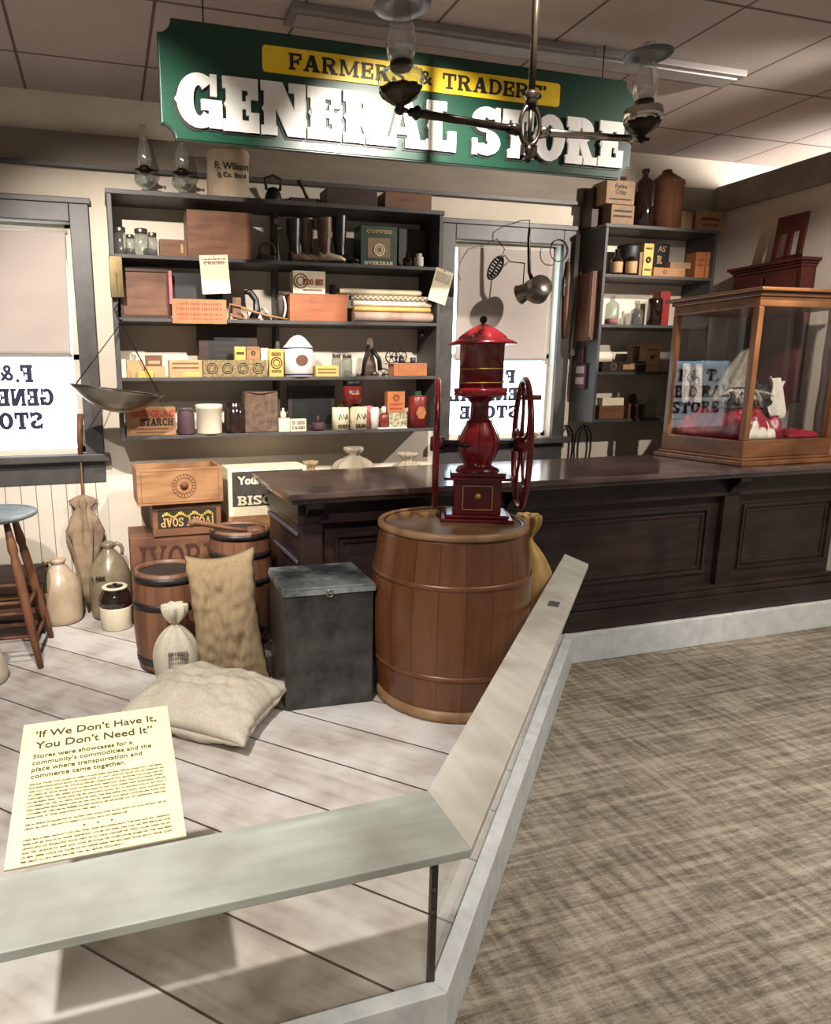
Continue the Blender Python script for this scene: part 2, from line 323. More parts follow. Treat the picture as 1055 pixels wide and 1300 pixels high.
def m_bead():
    m, nt, b = newmat('beadboard'); tc = N(nt, 'ShaderNodeTexCoord'); sp = N(nt, 'ShaderNodeSeparateXYZ'); nt.links.new(tc.outputs['Object'], sp.inputs[0])
    d = N(nt, 'ShaderNodeMath', operation='DIVIDE'); d.inputs[1].default_value = .085; nt.links.new(sp.outputs['X'], d.inputs[0])
    pp = N(nt, 'ShaderNodeMath', operation='PINGPONG'); pp.inputs[1].default_value = .5; nt.links.new(d.outputs[0], pp.inputs[0])
    l = N(nt, 'ShaderNodeMath', operation='LESS_THAN'); l.inputs[1].default_value = .03; nt.links.new(pp.outputs[0], l.inputs[0])
    mx = N(nt, 'ShaderNodeMix', data_type='RGBA'); nt.links.new(l.outputs[0], mx.inputs[0]); mx.inputs[6].default_value = (*lin((205,195,180)), 1); mx.inputs[7].default_value = (*lin((120,106,92)), 1)
    nt.links.new(mx.outputs[2], b.inputs['Base Color']); b.inputs['Roughness'].default_value = .5
    return m
MAT = {}
def G(k): return MAT[k]
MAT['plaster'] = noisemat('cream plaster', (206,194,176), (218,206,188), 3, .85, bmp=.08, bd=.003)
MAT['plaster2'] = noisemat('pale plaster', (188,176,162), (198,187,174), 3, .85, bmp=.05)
MAT['greypaint'] = noisemat('dark grey paint', (60,57,56), (74,71,69), 7, .5, bmp=.1, stretch=(1,1,1))
MAT['greytrim'] = noisemat('worn grey trim paint', (62,58,55), (82,77,73), 9, .45, bmp=.12)
MAT['band'] = noisemat('grey brown band paint', (112,101,88), (134,122,107), 6, .7, bmp=.1, stretch=(.2,1,1))
MAT['ceil'] = m_ceiling(); MAT['carpet'] = m_carpet(); MAT['planks'] = m_planks(); MAT['bead'] = m_bead()
MAT['white'] = plain('white painted board', (196,198,196), .45, var=.05)
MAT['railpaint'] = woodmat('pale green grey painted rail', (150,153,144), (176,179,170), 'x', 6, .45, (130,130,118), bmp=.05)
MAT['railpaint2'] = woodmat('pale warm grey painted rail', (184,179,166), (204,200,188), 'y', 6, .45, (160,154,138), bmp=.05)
MAT['shade'] = noisemat('window shade cloth', (184,171,164), (186,174,166), 4, .9, bmp=.2, bd=.01)
MAT['daylight'] = emit('daylit glass', (205,232,245), 4.0)
MAT['signsheet'] = emit('backlit sign sheet', (236,246,255), 2.4)
MAT['navy'] = plain('navy lettering', (22,28,60), .6)
MAT['black'] = plain('black', (16,14,14), .5)
MAT['whitelet'] = plain('white lettering', (236,234,228), .5, var=.02)
MAT['glass'] = glassmat('clear glass', gl=.06)
MAT['acrylic'] = glassmat('acrylic', (250,250,248), gl=.03, fm=.4)
# ------------------------------------------------------------------ shell
mb = MB(); mb.box(-4.5, 8.5, -4.5, 6.0, FZ-.05, FZ)
struct(mb.build('floor', G('carpet')))
ci = onz(557, 1257, 0); cf = Vector((2.385, 2.965, 0)); ci = Vector((.665, 1.185, 0))
mb = MB(); mb.prism([(-2.3, 1.2), (.655, 1.2), (2.375, 2.985), (4.41, 2.985), (4.41, WY), (-2.3, WY)], -.15, 0)
struct(mb.build('floor_platform', G('planks')), 'raised platform of whitewashed diagonal planks')
# curb boards
cu = MB()
dr = (cf-ci).normalized(); nr = Vector((dr.y, -dr.x, 0))
a0 = ci; a1 = cf
miter = Vector((ci.x+.045*.4, ci.y, 0))
cu.prism([(-2.3, 1.165), (.672, 1.165), (.652, 1.205), (-2.3, 1.205)], FZ, .012)
struct(cu.build('trim_1', G('white'), bevel=.003), 'white painted curb along the near platform edge')
cu = MB(); cu.prism([(.672, 1.165), (2.41, 2.962), (2.372, 2.99), (.652, 1.205)], FZ, .012)
struct(cu.build('trim_2', G('white'), bevel=.003), 'white painted curb along the diagonal platform edge')
cu = MB(); cu.box(2.41, 4.41, 2.962, 2.99, FZ, .004)
struct(cu.build('trim_3', G('white'), bevel=.003), 'white painted kickboard below the counter')
mb = MB(); mb.box(-4.5, 8.5, -4.5, 6.0, CZ, CZ+.05); struct(mb.build('ceiling', G('ceil')))
# back wall with two window openings
pA = at(123, 430, WY-.03); pB = at(99, 430, WY)
w1 = dict(x0=-.86, x1=at(99, 430, WY).x, z0=at(60, 577, WY).z, z1=at(40, 280, WY).z)
w2 = dict(x0=at(572, 430, WY).x, x1=at(705, 430, WY).x, z0=at(640, 556, WY).z, z1=at(640, 308, WY).z)
mb = MB()
xs = [-2.35, w1['x0'], w1['x1'], w2['x0'], w2['x1'], 8.5]
for i in range(5):
    if i in (1, 3):
        w = w1 if i == 1 else w2
        mb.box(xs[i], xs[i+1], WY, WY+.12, FZ, w['z0']); mb.box(xs[i], xs[i+1], WY, WY+.12, w['z1'], CZ)
    else: mb.box(xs[i], xs[i+1], WY, WY+.12, FZ, CZ)
struct(mb.build('wall_back', G('plaster')))
fz0 = at(220, 219, WY-.03).z; fz1 = at(220, 179, WY-.03).z
mb = MB(); mb.box(-2.3, 4.41, WY-.03, WY, fz0, fz1-.0); struct(mb.build('trim_4', G('band'), bevel=.003), 'grey brown frieze band on the back wall')
mb = MB(); mb.box(-2.3, 4.41, WY-.04, WY, fz0-.012, fz0+.008); struct(mb.build('trim_5', G('greytrim')), 'dark bead under the frieze band')
RX_ = 4.41
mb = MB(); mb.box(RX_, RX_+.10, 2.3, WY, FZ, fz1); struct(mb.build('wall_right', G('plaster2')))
mb = MB(); mb.box(RX_-.03, RX_+.13, 2.3, WY-.03, fz0, fz1+.01); struct(mb.build('trim_6', G('band'), bevel=.003), 'grey brown cap band on the right partition wall')
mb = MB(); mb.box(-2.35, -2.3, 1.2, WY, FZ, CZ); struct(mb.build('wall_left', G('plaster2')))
mb = MB(); mb.box(-2.3, -.02, WY-.012, WY, 0, w1['z0']-.16); struct(mb.build('wall_back_wainscot', G('bead')), 'white beadboard wainscot under the left window')
mb = MB(); mb.box(-2.3, .1, WY-.022, WY-.012, 0, .07); struct(mb.build('baseboard_back', G('plaster2')))
# ------------------------------------------------------------------ windows
def window(n, w, lab, cw, head):
    o = bpy.data.objects.new('window_%d' % n, None); C.objects.link(o); o.location = ((w['x0']+w['x1'])/2, WY, w['z0']); struct(o, lab)
    hx = (w['x1']-w['x0'])/2; h = w['z1']-w['z0']
    m = MB(); m.box(-hx-cw, -hx, -.03, .0, -.02, h+head); m.box(hx, hx+cw, -.03, .0, -.02, h+head); m.box(-hx, hx, -.03, 0, h, h+head)
    m.box(-hx-cw-.012, hx+cw+.012, -.04, 0, h+head-.02, h+head+.012)
    m.build('window_frame', G('greytrim'), o, bevel=.004)
    m = MB(); m.box(-hx-cw-.02, hx+cw+.03, -.075, .02, -.045, -.0); m.build('window_sill', G('greypaint'), o, bevel=.006)
    m = MB(); m.box(-hx-cw, hx+cw, -.022, 0, -.175, -.045); m.build('apron', G('greypaint'), o, bevel=.003)
    m = MB(); m.box(-hx, hx, .085, .1, 0, h); m.build('pane', G('daylight'), o)
    m = MB(); m.box(-hx, -hx+.035, .06, .085, 0, h); m.box(hx-.035, hx, .06, .085, 0, h); m.box(-hx, hx, .06, .085, 0, .04); m.box(-hx, hx, .06, .085, h*.42, h*.42+.035); m.box(-hx, hx, .06, .085, h-.02, h)
    m.build('sash', G('plaster2'), o, bevel=.002)
    return o
window(1, w1, 'window with wide dark grey frame at the left edge', at(123, 430, WY).x-w1['x1'], .115)
window(2, w2, 'narrower window with dark grey frame between the two shelf units', .098, .115)
def shade(w, xr0, xr1, xl0, xl1, zb, zt, lab, name='window_shade'):
    # cloth hanging in the reveal, gently curled at its free edges
    def fn(s, t):
        z = zt+(zb-zt)*t
        xl = xl0+(xl1-xl0)*t; xr = xr0+(xr1-xr0)*t
        x = xl+(xr-xl)*s
        y = .03+.008*math.sin(s*9+t*2)*t+.006*noise.noise(Vector((s*4, t*5, n_shade)))-.014*abs(2*s-1)**6
        return (x, WY+y, z)
    m = MB(); m.grid(fn, 30, 30); o = m.build('shade_cloth', G('shade'), solid=.002)
    m2 = MB(); m2.tube([(xl0-.01, WY+.045, zt+.012), (xr0+.01, WY+.045, zt+.012)], .014, 12); 
    r = empty('roller_blind', lab, 'roller blind', ((xl0+xr0)/2, WY, zb), group=None)
    p = m2.build('roller', G('plaster2')); 
    for q in (o, p): q.parent = r; q.matrix_parent_inverse = Matrix.Translation(-Vector(r.location))

n_shade = 1
ww = at(75, 290, WY+.03)
shade(w1, at(82, 290, WY+.03).x, at(90, 445, WY+.03).x, w1['x0']+.03, w1['x0']+.03, at(50, 450, WY+.03).z, w1['z1']-.05, 'pale grey roller shade half down in the left window')
n_shade = 5
shade(w2, at(703, 330, WY+.03).x-.015, at(691, 455, WY+.03).x, at(580, 330, WY+.03).x, at(577, 455, WY+.03).x, at(630, 458, WY+.03).z, w2['z1']-.035, 'pale grey roller shade behind the hanging pans')
def wsign(x0, x1, z0, z1, xc, wid, lab):
    o = empty('window_sign', lab, 'sign', ((x0+x1)/2, WY+.055, z0))
    m = MB(); m.box(-(x1-x0)/2, (x1-x0)/2, -.002, .002, 0, z1-z0); m.build('sheet', G('signsheet'), o)
    h = z1-z0; cx = xc-(x0+x1)/2; mir = Matrix.Diagonal((-1, 1, 1, 1))
    for s_, hz, k in (('F.& T.', .83, .62), ('GENERAL', .575, 1), ('STORE', .32, .74)):
        slab(MB(), s_, h*.19, face(cx, -.003, h*hz) @ mir, st=.3, ho=.19, depth=.001, width=wid*k).build('lettering', G('navy'), o)
Y_ = WY+.055
wsign(w1['x0']+.04, at(96, 515, Y_).x, at(60, 570, Y_).z, at(60, 454, Y_).z, at(5, 510, Y_).x, at(70, 510, Y_).x-at(-60, 510, Y_).x, 'white sign sheet with mirrored navy letters in the left window')
wsign(at(576, 500, Y_).x, at(691, 500, Y_).x, at(640, 550, Y_).z, at(640, 463, Y_).z, at(622, 500, Y_).x, at(672, 500, Y_).x-at(572, 500, Y_).x, 'white sign sheet with mirrored navy letters behind the coffee mill')
# ------------------------------------------------------------------ ceiling fixture
o = empty('ceiling_light', 'long unlit strip light set in the ceiling above the sign', 'ceiling light', (2.2, 3.11, CZ-.02))
m = MB(); m.box(-1.35, 1.08, -.075, .075, -.012, .02); m.build('housing', plain('fixture grey', (132,124,120), .5, var=.02), o, bevel=.004)
m = MB(); m.box(-1.32, 1.05, -.045, .045, -.02, -.01); m.build('diffuser', plain('fixture lens', (164,158,154), .4, var=.02), o, bevel=.003)
# ------------------------------------------------------------------ barrier rail
RZ_ = .465
ic = onz(543, 1003, RZ_); oc = onz(598, 1078, RZ_); fi = onz(717, 703, RZ_); fo = onz(747, 716, RZ_)
li = onz(0, 1113, RZ_); lo = onz(0, 1210, RZ_)
def ext(a, b, x): t = (x-a.x)/(b.x-a.x); return (x, a.y+(b.y-a.y)*t)
o = empty('barrier_rail', 'pale painted board rail on clear panels around the display', 'railing', (ic.x, ic.y, 0))
def sub(p): return (p[0]-ic.x, p[1]-ic.y)
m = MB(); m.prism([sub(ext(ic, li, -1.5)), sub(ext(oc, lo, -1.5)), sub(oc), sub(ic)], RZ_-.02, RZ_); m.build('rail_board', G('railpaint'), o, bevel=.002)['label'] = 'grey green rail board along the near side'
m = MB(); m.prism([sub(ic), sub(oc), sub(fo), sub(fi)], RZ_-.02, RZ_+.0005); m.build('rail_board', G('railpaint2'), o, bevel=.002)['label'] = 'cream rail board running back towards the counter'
dm = (fo-oc).normalized()
m = MB(); m.box(-2.2, 0, -.004, .004, 0, RZ_-.02, T((.655-ic.x, 1.215-ic.y, 0))); m.build('clear_panel', G('acrylic'), o)
L_ = 2.28
m = MB(); m.box(0, L_, -.004, .004, 0, RZ_-.02, T((.665-ic.x, 1.225-ic.y, 0)) @ RZ(math.atan2(dm.y, dm.x))); m.build('clear_panel', G('acrylic'), o)
m = MB(); m.box(-.012, .004, -.012, .0, .0, RZ_-.02, T((.655-ic.x, 1.213-ic.y, 0)));
for k in range(4): m.lathe([(.008, 0), (.008, .004)], 10, T((.647-ic.x, 1.2-ic.y, .2+.06*k)) @ RX(PI/2))
m.build('corner_bracket', plain('dark bracket', (60,48,42), .4), o)
pm = onz(703, 767, RZ_)
m = MB(); m.box(-.035, .035, -.022, .022, 0, .002, T((pm.x-ic.x, pm.y-ic.y, RZ_)) @ RZ(math.atan2(dm.y, dm.x))); m.build('metal_plate', plain('zinc plate', (120,118,112), .4, .6), o)
# ------------------------------------------------------------------ reading panel
bl = onz(5, 1103, .47); br = onz(237, 1062, .47); tl = onz(20, 923, .56); tr = onz(203, 896, .56)
wd = (br-bl).length; ln = ((tl-bl).length+(tr-br).length)/2
xa = ((br-bl)+(tr-tl)).normalized(); ya = ((tl-bl)+(tr-br)); ya = (ya-xa*ya.dot(xa)).normalized(); za = xa.cross(ya)
PM = Matrix(((xa.x,ya.x,za.x,0),(xa.y,ya.y,za.y,0),(xa.z,ya.z,za.z,0),(0,0,0,1)))
o = empty('reading_panel', 'pale yellow sloping text panel fixed to the inside of the near rail', 'sign', (bl+br)/2, PM.to_euler())
m = MB(); m.box(-wd/2, wd/2, 0, ln, -.006, 0); m.build('board', plain('pale yellow card', (222,212,164), .6, var=.02), o, bevel=.001)
bk = MB(); bk.box(-.04, .04, .004, .06, -.02, -.006); bk.build('mounting_bracket', G('white'), o)
m = MB(); tx = -wd/2+.03
for k, (s_, y) in enumerate((("\u2018If We Don\u2019t Have It,", ln-.045), ("You Don\u2019t Need It\u201d", ln-.085))):
    m.text(s_, .034, T((tx+(.0 if k == 0 else .004), y, .0006)), bold=.0004, align='LEFT', sx=1.0)
for k, s_ in enumerate(('Stores were showcases for a', 'community\u2019s commodities and the', 'place where transportation and', 'commerce came together.')):
    m.text(s_, .0195, T((tx, ln-.121-.0215*k, .0006)), bold=.0002, align='LEFT')
m.build('heading_lettering', plain('brown ink', (70,54,30), .7), o)
m = MB(); rnd = random.Random(3); y = ln-.212
def para(y, n, last, step=.0106):
    for i in range(n):
        x = tx; end = wd/2-.03 if i < n-1 else last
        while x < end:
            wl = rnd.uniform(.006, .02); wl = min(wl, end-x)
            k = 0
            while k < wl:
                hh = rnd.choice((.0042, .0042, .0062)); m.box(x+k, x+k+.0012, y, y+hh, .0003, .0007); m.box(x+k, x+k+.0024, y+(0 if rnd.random() < .5 else .0024), y+.0008+(0 if rnd.random() < .5 else .0024), .0003, .0007); k += .0026
            x += wl+.0035
        y -= step
    return y
y = para(y, 10, 0.0); y = para(y-.008, 2, .06)
for k in (-1, 0, 1): m.lathe([(.0025, .0003), (.0025, .0007)], 8, T((k*.028, y-.002, 0)))
y = para(y-.018, 6, .05)
m.build('body_lettering', plain('light brown ink', (84,64,36), .7), o)
# ------------------------------------------------------------------ object materials
MAT['counter'] = woodmat('dark counter wood', (34,24,24), (52,38,36), 'x', 7, .35, (24,18,20), bmp=.08)
MAT['countertop'] = woodmat('worn dark countertop', (58,42,40), (98,78,72), 'x', 8, .2, (44,32,32), spec=.8, bmp=.06)
MAT['oak'] = woodmat('golden oak', (104,66,38), (138,92,56), 'x', 8, .3, (88,54,30), spec=.5)
MAT['oakz'] = woodmat('golden oak upright', (104,66,38), (138,92,56), 'z', 8, .3, (88,54,30), spec=.5)
MAT['crate'] = woodmat('pine crate', (132,92,58), (168,126,86), 'x', 8, .6, (104,70,44))
MAT['crate2'] = woodmat('reddish crate', (98,64,44), (130,88,62), 'x', 8, .6, (76,48,34))
MAT['brownwood'] = woodmat('brown wood', (92,60,40), (126,86,60), 'x', 8, .55, (72,46,32))
MAT['brownwoodz'] = woodmat('brown wood upright', (92,58,38), (128,84,56), 'z', 8, .5, (70,42,30))
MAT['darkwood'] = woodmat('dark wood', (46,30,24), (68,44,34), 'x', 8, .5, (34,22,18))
MAT['redwood'] = woodmat('dark red cupboard', (58,20,18), (84,32,28), 'z', 6, .4, (46,16,14))
MAT['stave'] = stavemat('barrel staves', (86,50,27), (106,66,38), 20, .26)
MAT['stave2'] = stavemat('keg staves', (92,58,38), (124,84,58), 16, .5)
MAT['hoop'] = noisemat('iron hoop', (34,30,30), (62,56,54), 14, .45, .5)
MAT['woodhoop'] = noisemat('wooden hoop', (118,86,54), (148,114,78), 12, .5, bmp=.1)
MAT['redpaint'] = noisemat('glossy red enamel', (92,16,24), (106,24,30), 8, .22, spec=.6, bmp=.03)
MAT['redpaint2'] = noisemat('bright red enamel', (136,26,34), (152,36,42), 8, .25, spec=.6, bmp=.03)
MAT['gold'] = plain('gold line', (196,150,84), .4, .3)
MAT['iron'] = noisemat('black iron', (22,20,20), (40,36,36), 10, .4, .5)
MAT['steel'] = noisemat('tarnished steel', (126,118,106), (168,158,142), 8, .28, .9, bmp=.05)
MAT['tin'] = noisemat('dark tinplate', (50,48,46), (92,92,90), 9, .32, .65, bmp=.1, lo=.3, hi=.75)
MAT['tintop'] = noisemat('worn tin lid', (60,64,66), (176,182,182), 5, .35, .5, bmp=.1, lo=.4, hi=.7)
MAT['nickel'] = noisemat('nickel plate', (150,142,130), (190,182,170), 6, .18, 1.0, bmp=.02)
MAT['brass'] = noisemat('aged brass', (98,84,56), (136,120,86), 6, .3, .9)
MAT['darkbrass'] = noisemat('dark bronze', (40,34,28), (66,56,46), 8, .3, .8)
MAT['burlap'] = noisemat('burlap', (132,112,82), (154,133,102), 240, .9, bmp=.4, bd=.002)
MAT['sackcream'] = noisemat('cream sackcloth', (184,175,156), (202,193,174), 120, .9, bmp=.25, bd=.003)
MAT['sacktan'] = noisemat('tan cloth', (150,118,66), (184,150,92), 12, .85, bmp=.25)
MAT['sackgrey'] = noisemat('grey beige sackcloth', (142,130,110), (168,156,136), 100, .9, bmp=.3)
MAT['canvas'] = noisemat('faded canvas', (118,98,78), (150,130,106), 14, .9, bmp=.3)
MAT['stone'] = noisemat('stoneware glaze', (160,138,112), (192,174,148), 7, .3, bmp=.04, lo=.3, hi=.7)
MAT['stoneolive'] = noisemat('olive grey stoneware', (108,96,76), (138,126,104), 7, .3, bmp=.04)
MAT['creamglaze'] = noisemat('cream glaze', (206,194,168), (222,212,188), 6, .25, bmp=.02)
MAT['brownglaze'] = noisemat('dark brown glaze', (30,20,18), (46,30,26), 6, .12, bmp=.02, spec=.7)
MAT['cream'] = plain('cream paper', (222,208,176), .6, var=.04)
MAT['yellow'] = plain('yellow paper', (196,162,84), .55, var=.05)
MAT['orange'] = plain('orange paper', (168,104,62), .5, var=.08)
MAT['redtin'] = plain('red tin', (120,38,34), .35, var=.1)
MAT['tan'] = plain('tan card', (176,140,98), .6, var=.06)
MAT['kraft'] = plain('kraft card', (134,106,76), .65, var=.08)
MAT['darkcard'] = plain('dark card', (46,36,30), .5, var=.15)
MAT['green'] = plain('signboard green', (18,60,44), .35, var=.05)
MAT['greentin'] = plain('dark green tin', (44,66,50), .4, var=.1)
MAT['signyellow'] = plain('sign yellow', (246,206,40), .4, var=.02)
MAT['purple'] = plain('purple cloth', (66,40,46), .7, var=.15)
MAT['pink'] = plain('pink', (204,98,104), .6)
MAT['brownink'] = plain('brown ink print', (92,52,28), .6)
MAT['darkink'] = plain('dark ink print', (40,32,26), .6)
MAT['redink'] = plain('red ink print', (160,50,36), .6)
MAT['whitecloth'] = noisemat('white cloth', (206,198,184), (226,220,206), 10, .85, bmp=.2)
MAT['redcloth'] = noisemat('crimson satin', (112,14,30), (150,26,44), 6, .38, bmp=.3, bd=.01)
MAT['greyfur'] = noisemat('grey feathers', (96,90,84), (170,160,148), 60, .9, bmp=.6, bd=.01)
MAT['blackcloth'] = noisemat('black cloth', (14,13,15), (28,26,28), 12, .6, bmp=.3)
MAT['ambergl'] = glassmat('amber glass', (96,50,14), gl=.08)
MAT['darkgl'] = noisemat('dark brown bottle glass', (24,12,8), (34,18,10), 4, .06, spec=.8, bmp=0)
MAT['jarglass'] = glassmat('jar glass', (216,222,217), gl=.14, fm=.7, rough=.06, haze=.05)
MAT['lampglass'] = glassmat('lamp chimney glass', (240,237,234), gl=.16, fm=.8, rough=.12, haze=.10)
MAT['glasslo'] = glassmat('showcase glass', gl=.018, fm=.10)
MAT['leather'] = noisemat('black leather', (18,15,14), (34,28,26), 14, .35, bmp=.1)
MAT['brownleather'] = noisemat('brown leather', (80,56,42), (112,84,64), 14, .45, bmp=.15)
MAT['creamleather'] = noisemat('cream leather', (206,186,150), (228,210,176), 14, .4, bmp=.1)
MAT['countertop'].node_tree.nodes['Principled BSDF'].inputs['Coat Weight'].default_value = .7
MAT['countertop'].node_tree.nodes['Principled BSDF'].inputs['Coat Roughness'].default_value = .12
# ------------------------------------------------------------------ counter
FY = 3.0; TZ = .889; cx0 = .86
o = empty('store_counter', 'long dark panelled shop counter with worn wooden top', 'counter', (2.6, 3.3, 0))
def cb(x0, x1, y0, y1, z0, z1, m): return m.box(x0-2.6, x1-2.6, y0-3.3, y1-3.3, z0, z1)
m = MB(); cb(.775, 4.405, 2.925, 3.72, TZ-.03, TZ, m); cb(.80, 4.405, 2.95, 3.70, TZ-.055, TZ-.03, m); m.build('countertop', G('countertop'), o, bevel=.006)
m = MB(); cb(cx0, 4.405, 3.075, 3.66, .16, TZ-.055, m); m.build('body', G('counter'), o, bevel=.003)
m = MB(); cb(cx0-.03, 4.405, FY, 3.68, 0, .115, m); cb(cx0-.02, 4.405, FY+.02, 3.67, .115, .15, m); cb(cx0-.01, 4.405, FY+.035, 3.665, .15, .175, m); m.build('plinth', G('counter'), o, bevel=.004)
m = MB(); cb(cx0-.01, 4.405, 3.03, 3.67, TZ-.17, TZ-.055, m); m.build('apron', G('counter'), o, bevel=.004)
xp = at(922, 690, 3.04).x; stiles = [cx0+.06, 2.02, xp]
for i, x in enumerate(stiles):
    m = MB(); cb(x-.055, x+.055, 3.035, 3.08, .175, TZ-.17, m); m.build('pilaster', G('counter'), o, bevel=.004)
    m = MB(); prof = [(0,0),(-.02,.0),(-.035,.03),(-.06,.05),(-.085,.075),(-.085,.1),(0,.1)]
    m.prism([(a, b) for a, b in prof], -.04, .04, T((x-2.6, 3.04-3.3, TZ-.155)) @ Matrix(((0,0,1,0),(1,0,0,0),(0,1,0,0),(0,0,0,1)))); m.build('corbel', G('counter'), o, bevel=.003)
def panel(x0, x1, z0, z1):
    m = MB(); y = 3.075; w = .016
    for k, (e, yy) in enumerate(((0, .014), (.03, .007))):
        a, b, c, d = x0+e, x1-e, z0+e, z1-e
        cb(a, b, y-yy, y, c, c+w, m); cb(a, b, y-yy, y, d-w, d, m); cb(a, a+w, y-yy, y, c+w, d-w, m); cb(b-w, b, y-yy, y, c+w, d-w, m)
    m.build('panel_moulding', G('counter'), o, bevel=.003)
for i in range(2): panel(stiles[i]+.13, stiles[i+1]-.13, .25, TZ-.24)
panel(stiles[2]+.13, 4.36, .25, TZ-.24)
m = MB(); 
for z in (.66, .52, .22): cb(cx0-.014, cx0, 3.06, 3.66, z, z+.018, m)
m.build('end_moulding', plain('blue grey worn edge', (70,68,78), .4), o, bevel=.003)
# ------------------------------------------------------------------ showcase
k0 = onz(941, 592, TZ); SX, SY = k0.x, k0.y; SW, SD, SH = .70, .63, 1.0
o = empty('glass_showcase', 'large golden oak glass showcase of clothing on the counter', 'showcase', (SX, SY, TZ)); SHOW = o
m = MB(); m.box(-.02, SW, -.02, SD+.02, 0, .028); m.box(-.005, SW, -.005, SD, .028, .045); m.box(.01, SW, .01, SD-.01, .045, .145); m.build('base', G('oak'), o, bevel=.006)
m = MB(); m.box(.0, SW, 0, SD, SH-.045, SH-.02); m.box(-.03, SW, -.03, SD+.03, SH-.02, SH); m.box(.012, SW, .012, SD-.012, SH-.10, SH-.045)
m.build('top_frame', G('oak'), o, bevel=.006)
for x, y in ((.012, .012), (.012, SD-.05), (SW-.04, .012), (SW-.04, SD-.05)):
    m = MB(); m.box(x, x+.038, y, y+.038, .145, SH-.10); m.build('post', G('oakz'), o, bevel=.004)
for a in ((.05, SW-.04, .024, .028), (.05, SW-.04, SD-.03, SD-.026)):
    m = MB(); m.box(*a, .145, SH-.1); m.build('glass_pane', G('glasslo'), o)
m = MB(); m.box(.024, .028, .05, SD-.05, .145, SH-.1); m.build('glass_pane', G('glasslo'), o)
def heap(name, mat, x0, x1, y0, y1, z, h, lab, cat, seed, n=64, wr=.5, edge=2, group=None, rot=0):
    cx, cy = (x0+x1)/2, (y0+y1)/2; w, d = (x1-x0)/2, (y1-y0)/2
    def fn(s, t):
        a, b = 2*s-1, 2*t-1; r = max(abs(a), abs(b)); e = max(0, 1-r**edge)
        q = noise.noise(Vector((a*2.2+seed, b*2.2, seed*.7))); q2 = noise.noise(Vector((a*6+b*4+seed, b*3, 3))); rd = 1-abs(noise.noise(Vector((a*3+seed*2, b*5, seed))))*2
        return (w*a*(1+.1*q), d*b*(1+.1*q), max(0.001, h*e**.5*(.62+.45*q+wr*.3*q2+wr*.45*rd)))
    m = MB(); m.grid(fn, n, n); b = m.build(name, mat, None, (cx, cy, z), rot); b.modifiers.new('s', 'SOLIDIFY').thickness = -.003
    return tag(b, lab, cat, group)
zc = TZ+.147
def hz(u, v, Y): return at(u, v, Y).z-zc
def cl(x): return max(SX+.05, min(SX+.645, x))
heap('folded_satin', G('redcloth'), SX+.05, SX+.37, SY+.07, SY+.57, zc, hz(890, 512, SY+.3)*.95, 'crumpled crimson satin cloth inside the showcase near its left glass', 'cloth', 2, wr=.45, edge=3)
heap('white_cloth', G('whitecloth'), SX+.10, SX+.30, SY+.055, SY+.15, zc+.001, .13, 'cream white cloth by the front corner post of the showcase', 'cloth', 5, wr=.3)
heap('satin_scarf', G('redcloth'), SX+.42, SX+.65, SY+.06, SY+.26, zc, .05, 'low crimson scarf at the right of the showcase floor', 'cloth', 9, wr=.4)
def blob(name, mat, c, r, lab, cat, seed, amp=.3, fr=3, n=40):
    def fn(s, t):
        a, b = 2*PI*s, PI*(t-.5); v = Vector((math.cos(a)*math.cos(b), math.sin(a)*math.cos(b), math.sin(b)))
        q = 1+amp*noise.noise(v*fr+Vector((seed, 0, 0)))+amp*.3*noise.noise(v*fr*3)
        return (v.x*r[0]*q, v.y*r[1]*q, r[2]+max(-r[2], v.z*r[2]*q))
    m = MB(); m.grid(fn, n, n, closeu=True); return tag(m.build(name, mat, None, c), lab, cat)
# feathered hat on stand
o = empty('feathered_hat', 'black hat with grey feathers resting on the crimson satin', 'hat', (SX+.25, SY+.29, zc+.17))
m = MB(); m.lathe([(0,.02),(.12,.0),(.155,.012),(.13,.03),(.10,.04),(.095,.10),(.06,.13),(0,.135)], 32, wob=lambda a, z: 1+.12*math.sin(2*a+1)); m.build('brim', G('blackcloth'), o)
rnd = random.Random(4)
m = MB()
for k in range(90):
    a = rnd.uniform(-3.2, .4); L = rnd.uniform(.06, .12); d = Vector((math.cos(a), math.sin(a)*.9, rnd.uniform(-.1, .5))); p = Vector((-.05+rnd.uniform(-.06, .06), -.06+rnd.uniform(-.05, .08), .07+rnd.uniform(0, .04)))
    q = [p+d*L*t+Vector((0, 0, -.06*t*t)) for t in (0, .35, .7, 1)]
    m.tube(q, [.006, .013, .010, .001], 5)
m.build('feathers', G('greyfur'), o)
# umbrella / lace parasol slanting
pA_ = Vector((SX+.26, SY+.45, zc+.12)); pB_ = Vector((SX+.44, SY+.40, zc+.54))
m = MB(); L = (pB_-pA_).length; dq = (pB_-pA_).to_track_quat('Z', 'Y').to_euler()
m.lathe([(.012,-.02),(.06,.0),(.085,.10),(.075,.28),(.045,.44),(.02,L)], 48, wob=lambda a, z: 1+.18*math.sin(7*a+z*9))
tag(m.build('folded_shawl', noisemat('grey beige lace', (112,104,92), (150,140,124), 40, .85, bmp=.4), None, pA_, dq), 'grey beige lace shawl rising diagonally inside the showcase', 'shawl')
blob('dark_bonnet', G('blackcloth'), (SX+.42, SY+.30, zc+.12), (.075, .08, .10), 'small black bonnet beside the front corner post in the showcase', 'bonnet', 3, .25)
m = MB(); 
m.grid(lambda s, t: (.10*(s-.5)*(1+.3*t), .02*math.sin(s*10+t*6), .25*t), 20, 20); q = m.build('lace_collar', G('whitecloth'), None, (SX+.47, SY+.2, zc+.12), (-.3, .25, 0), solid=.003); tag(q, 'stiff cream lace collar standing right of the corner post in the showcase', 'collar')
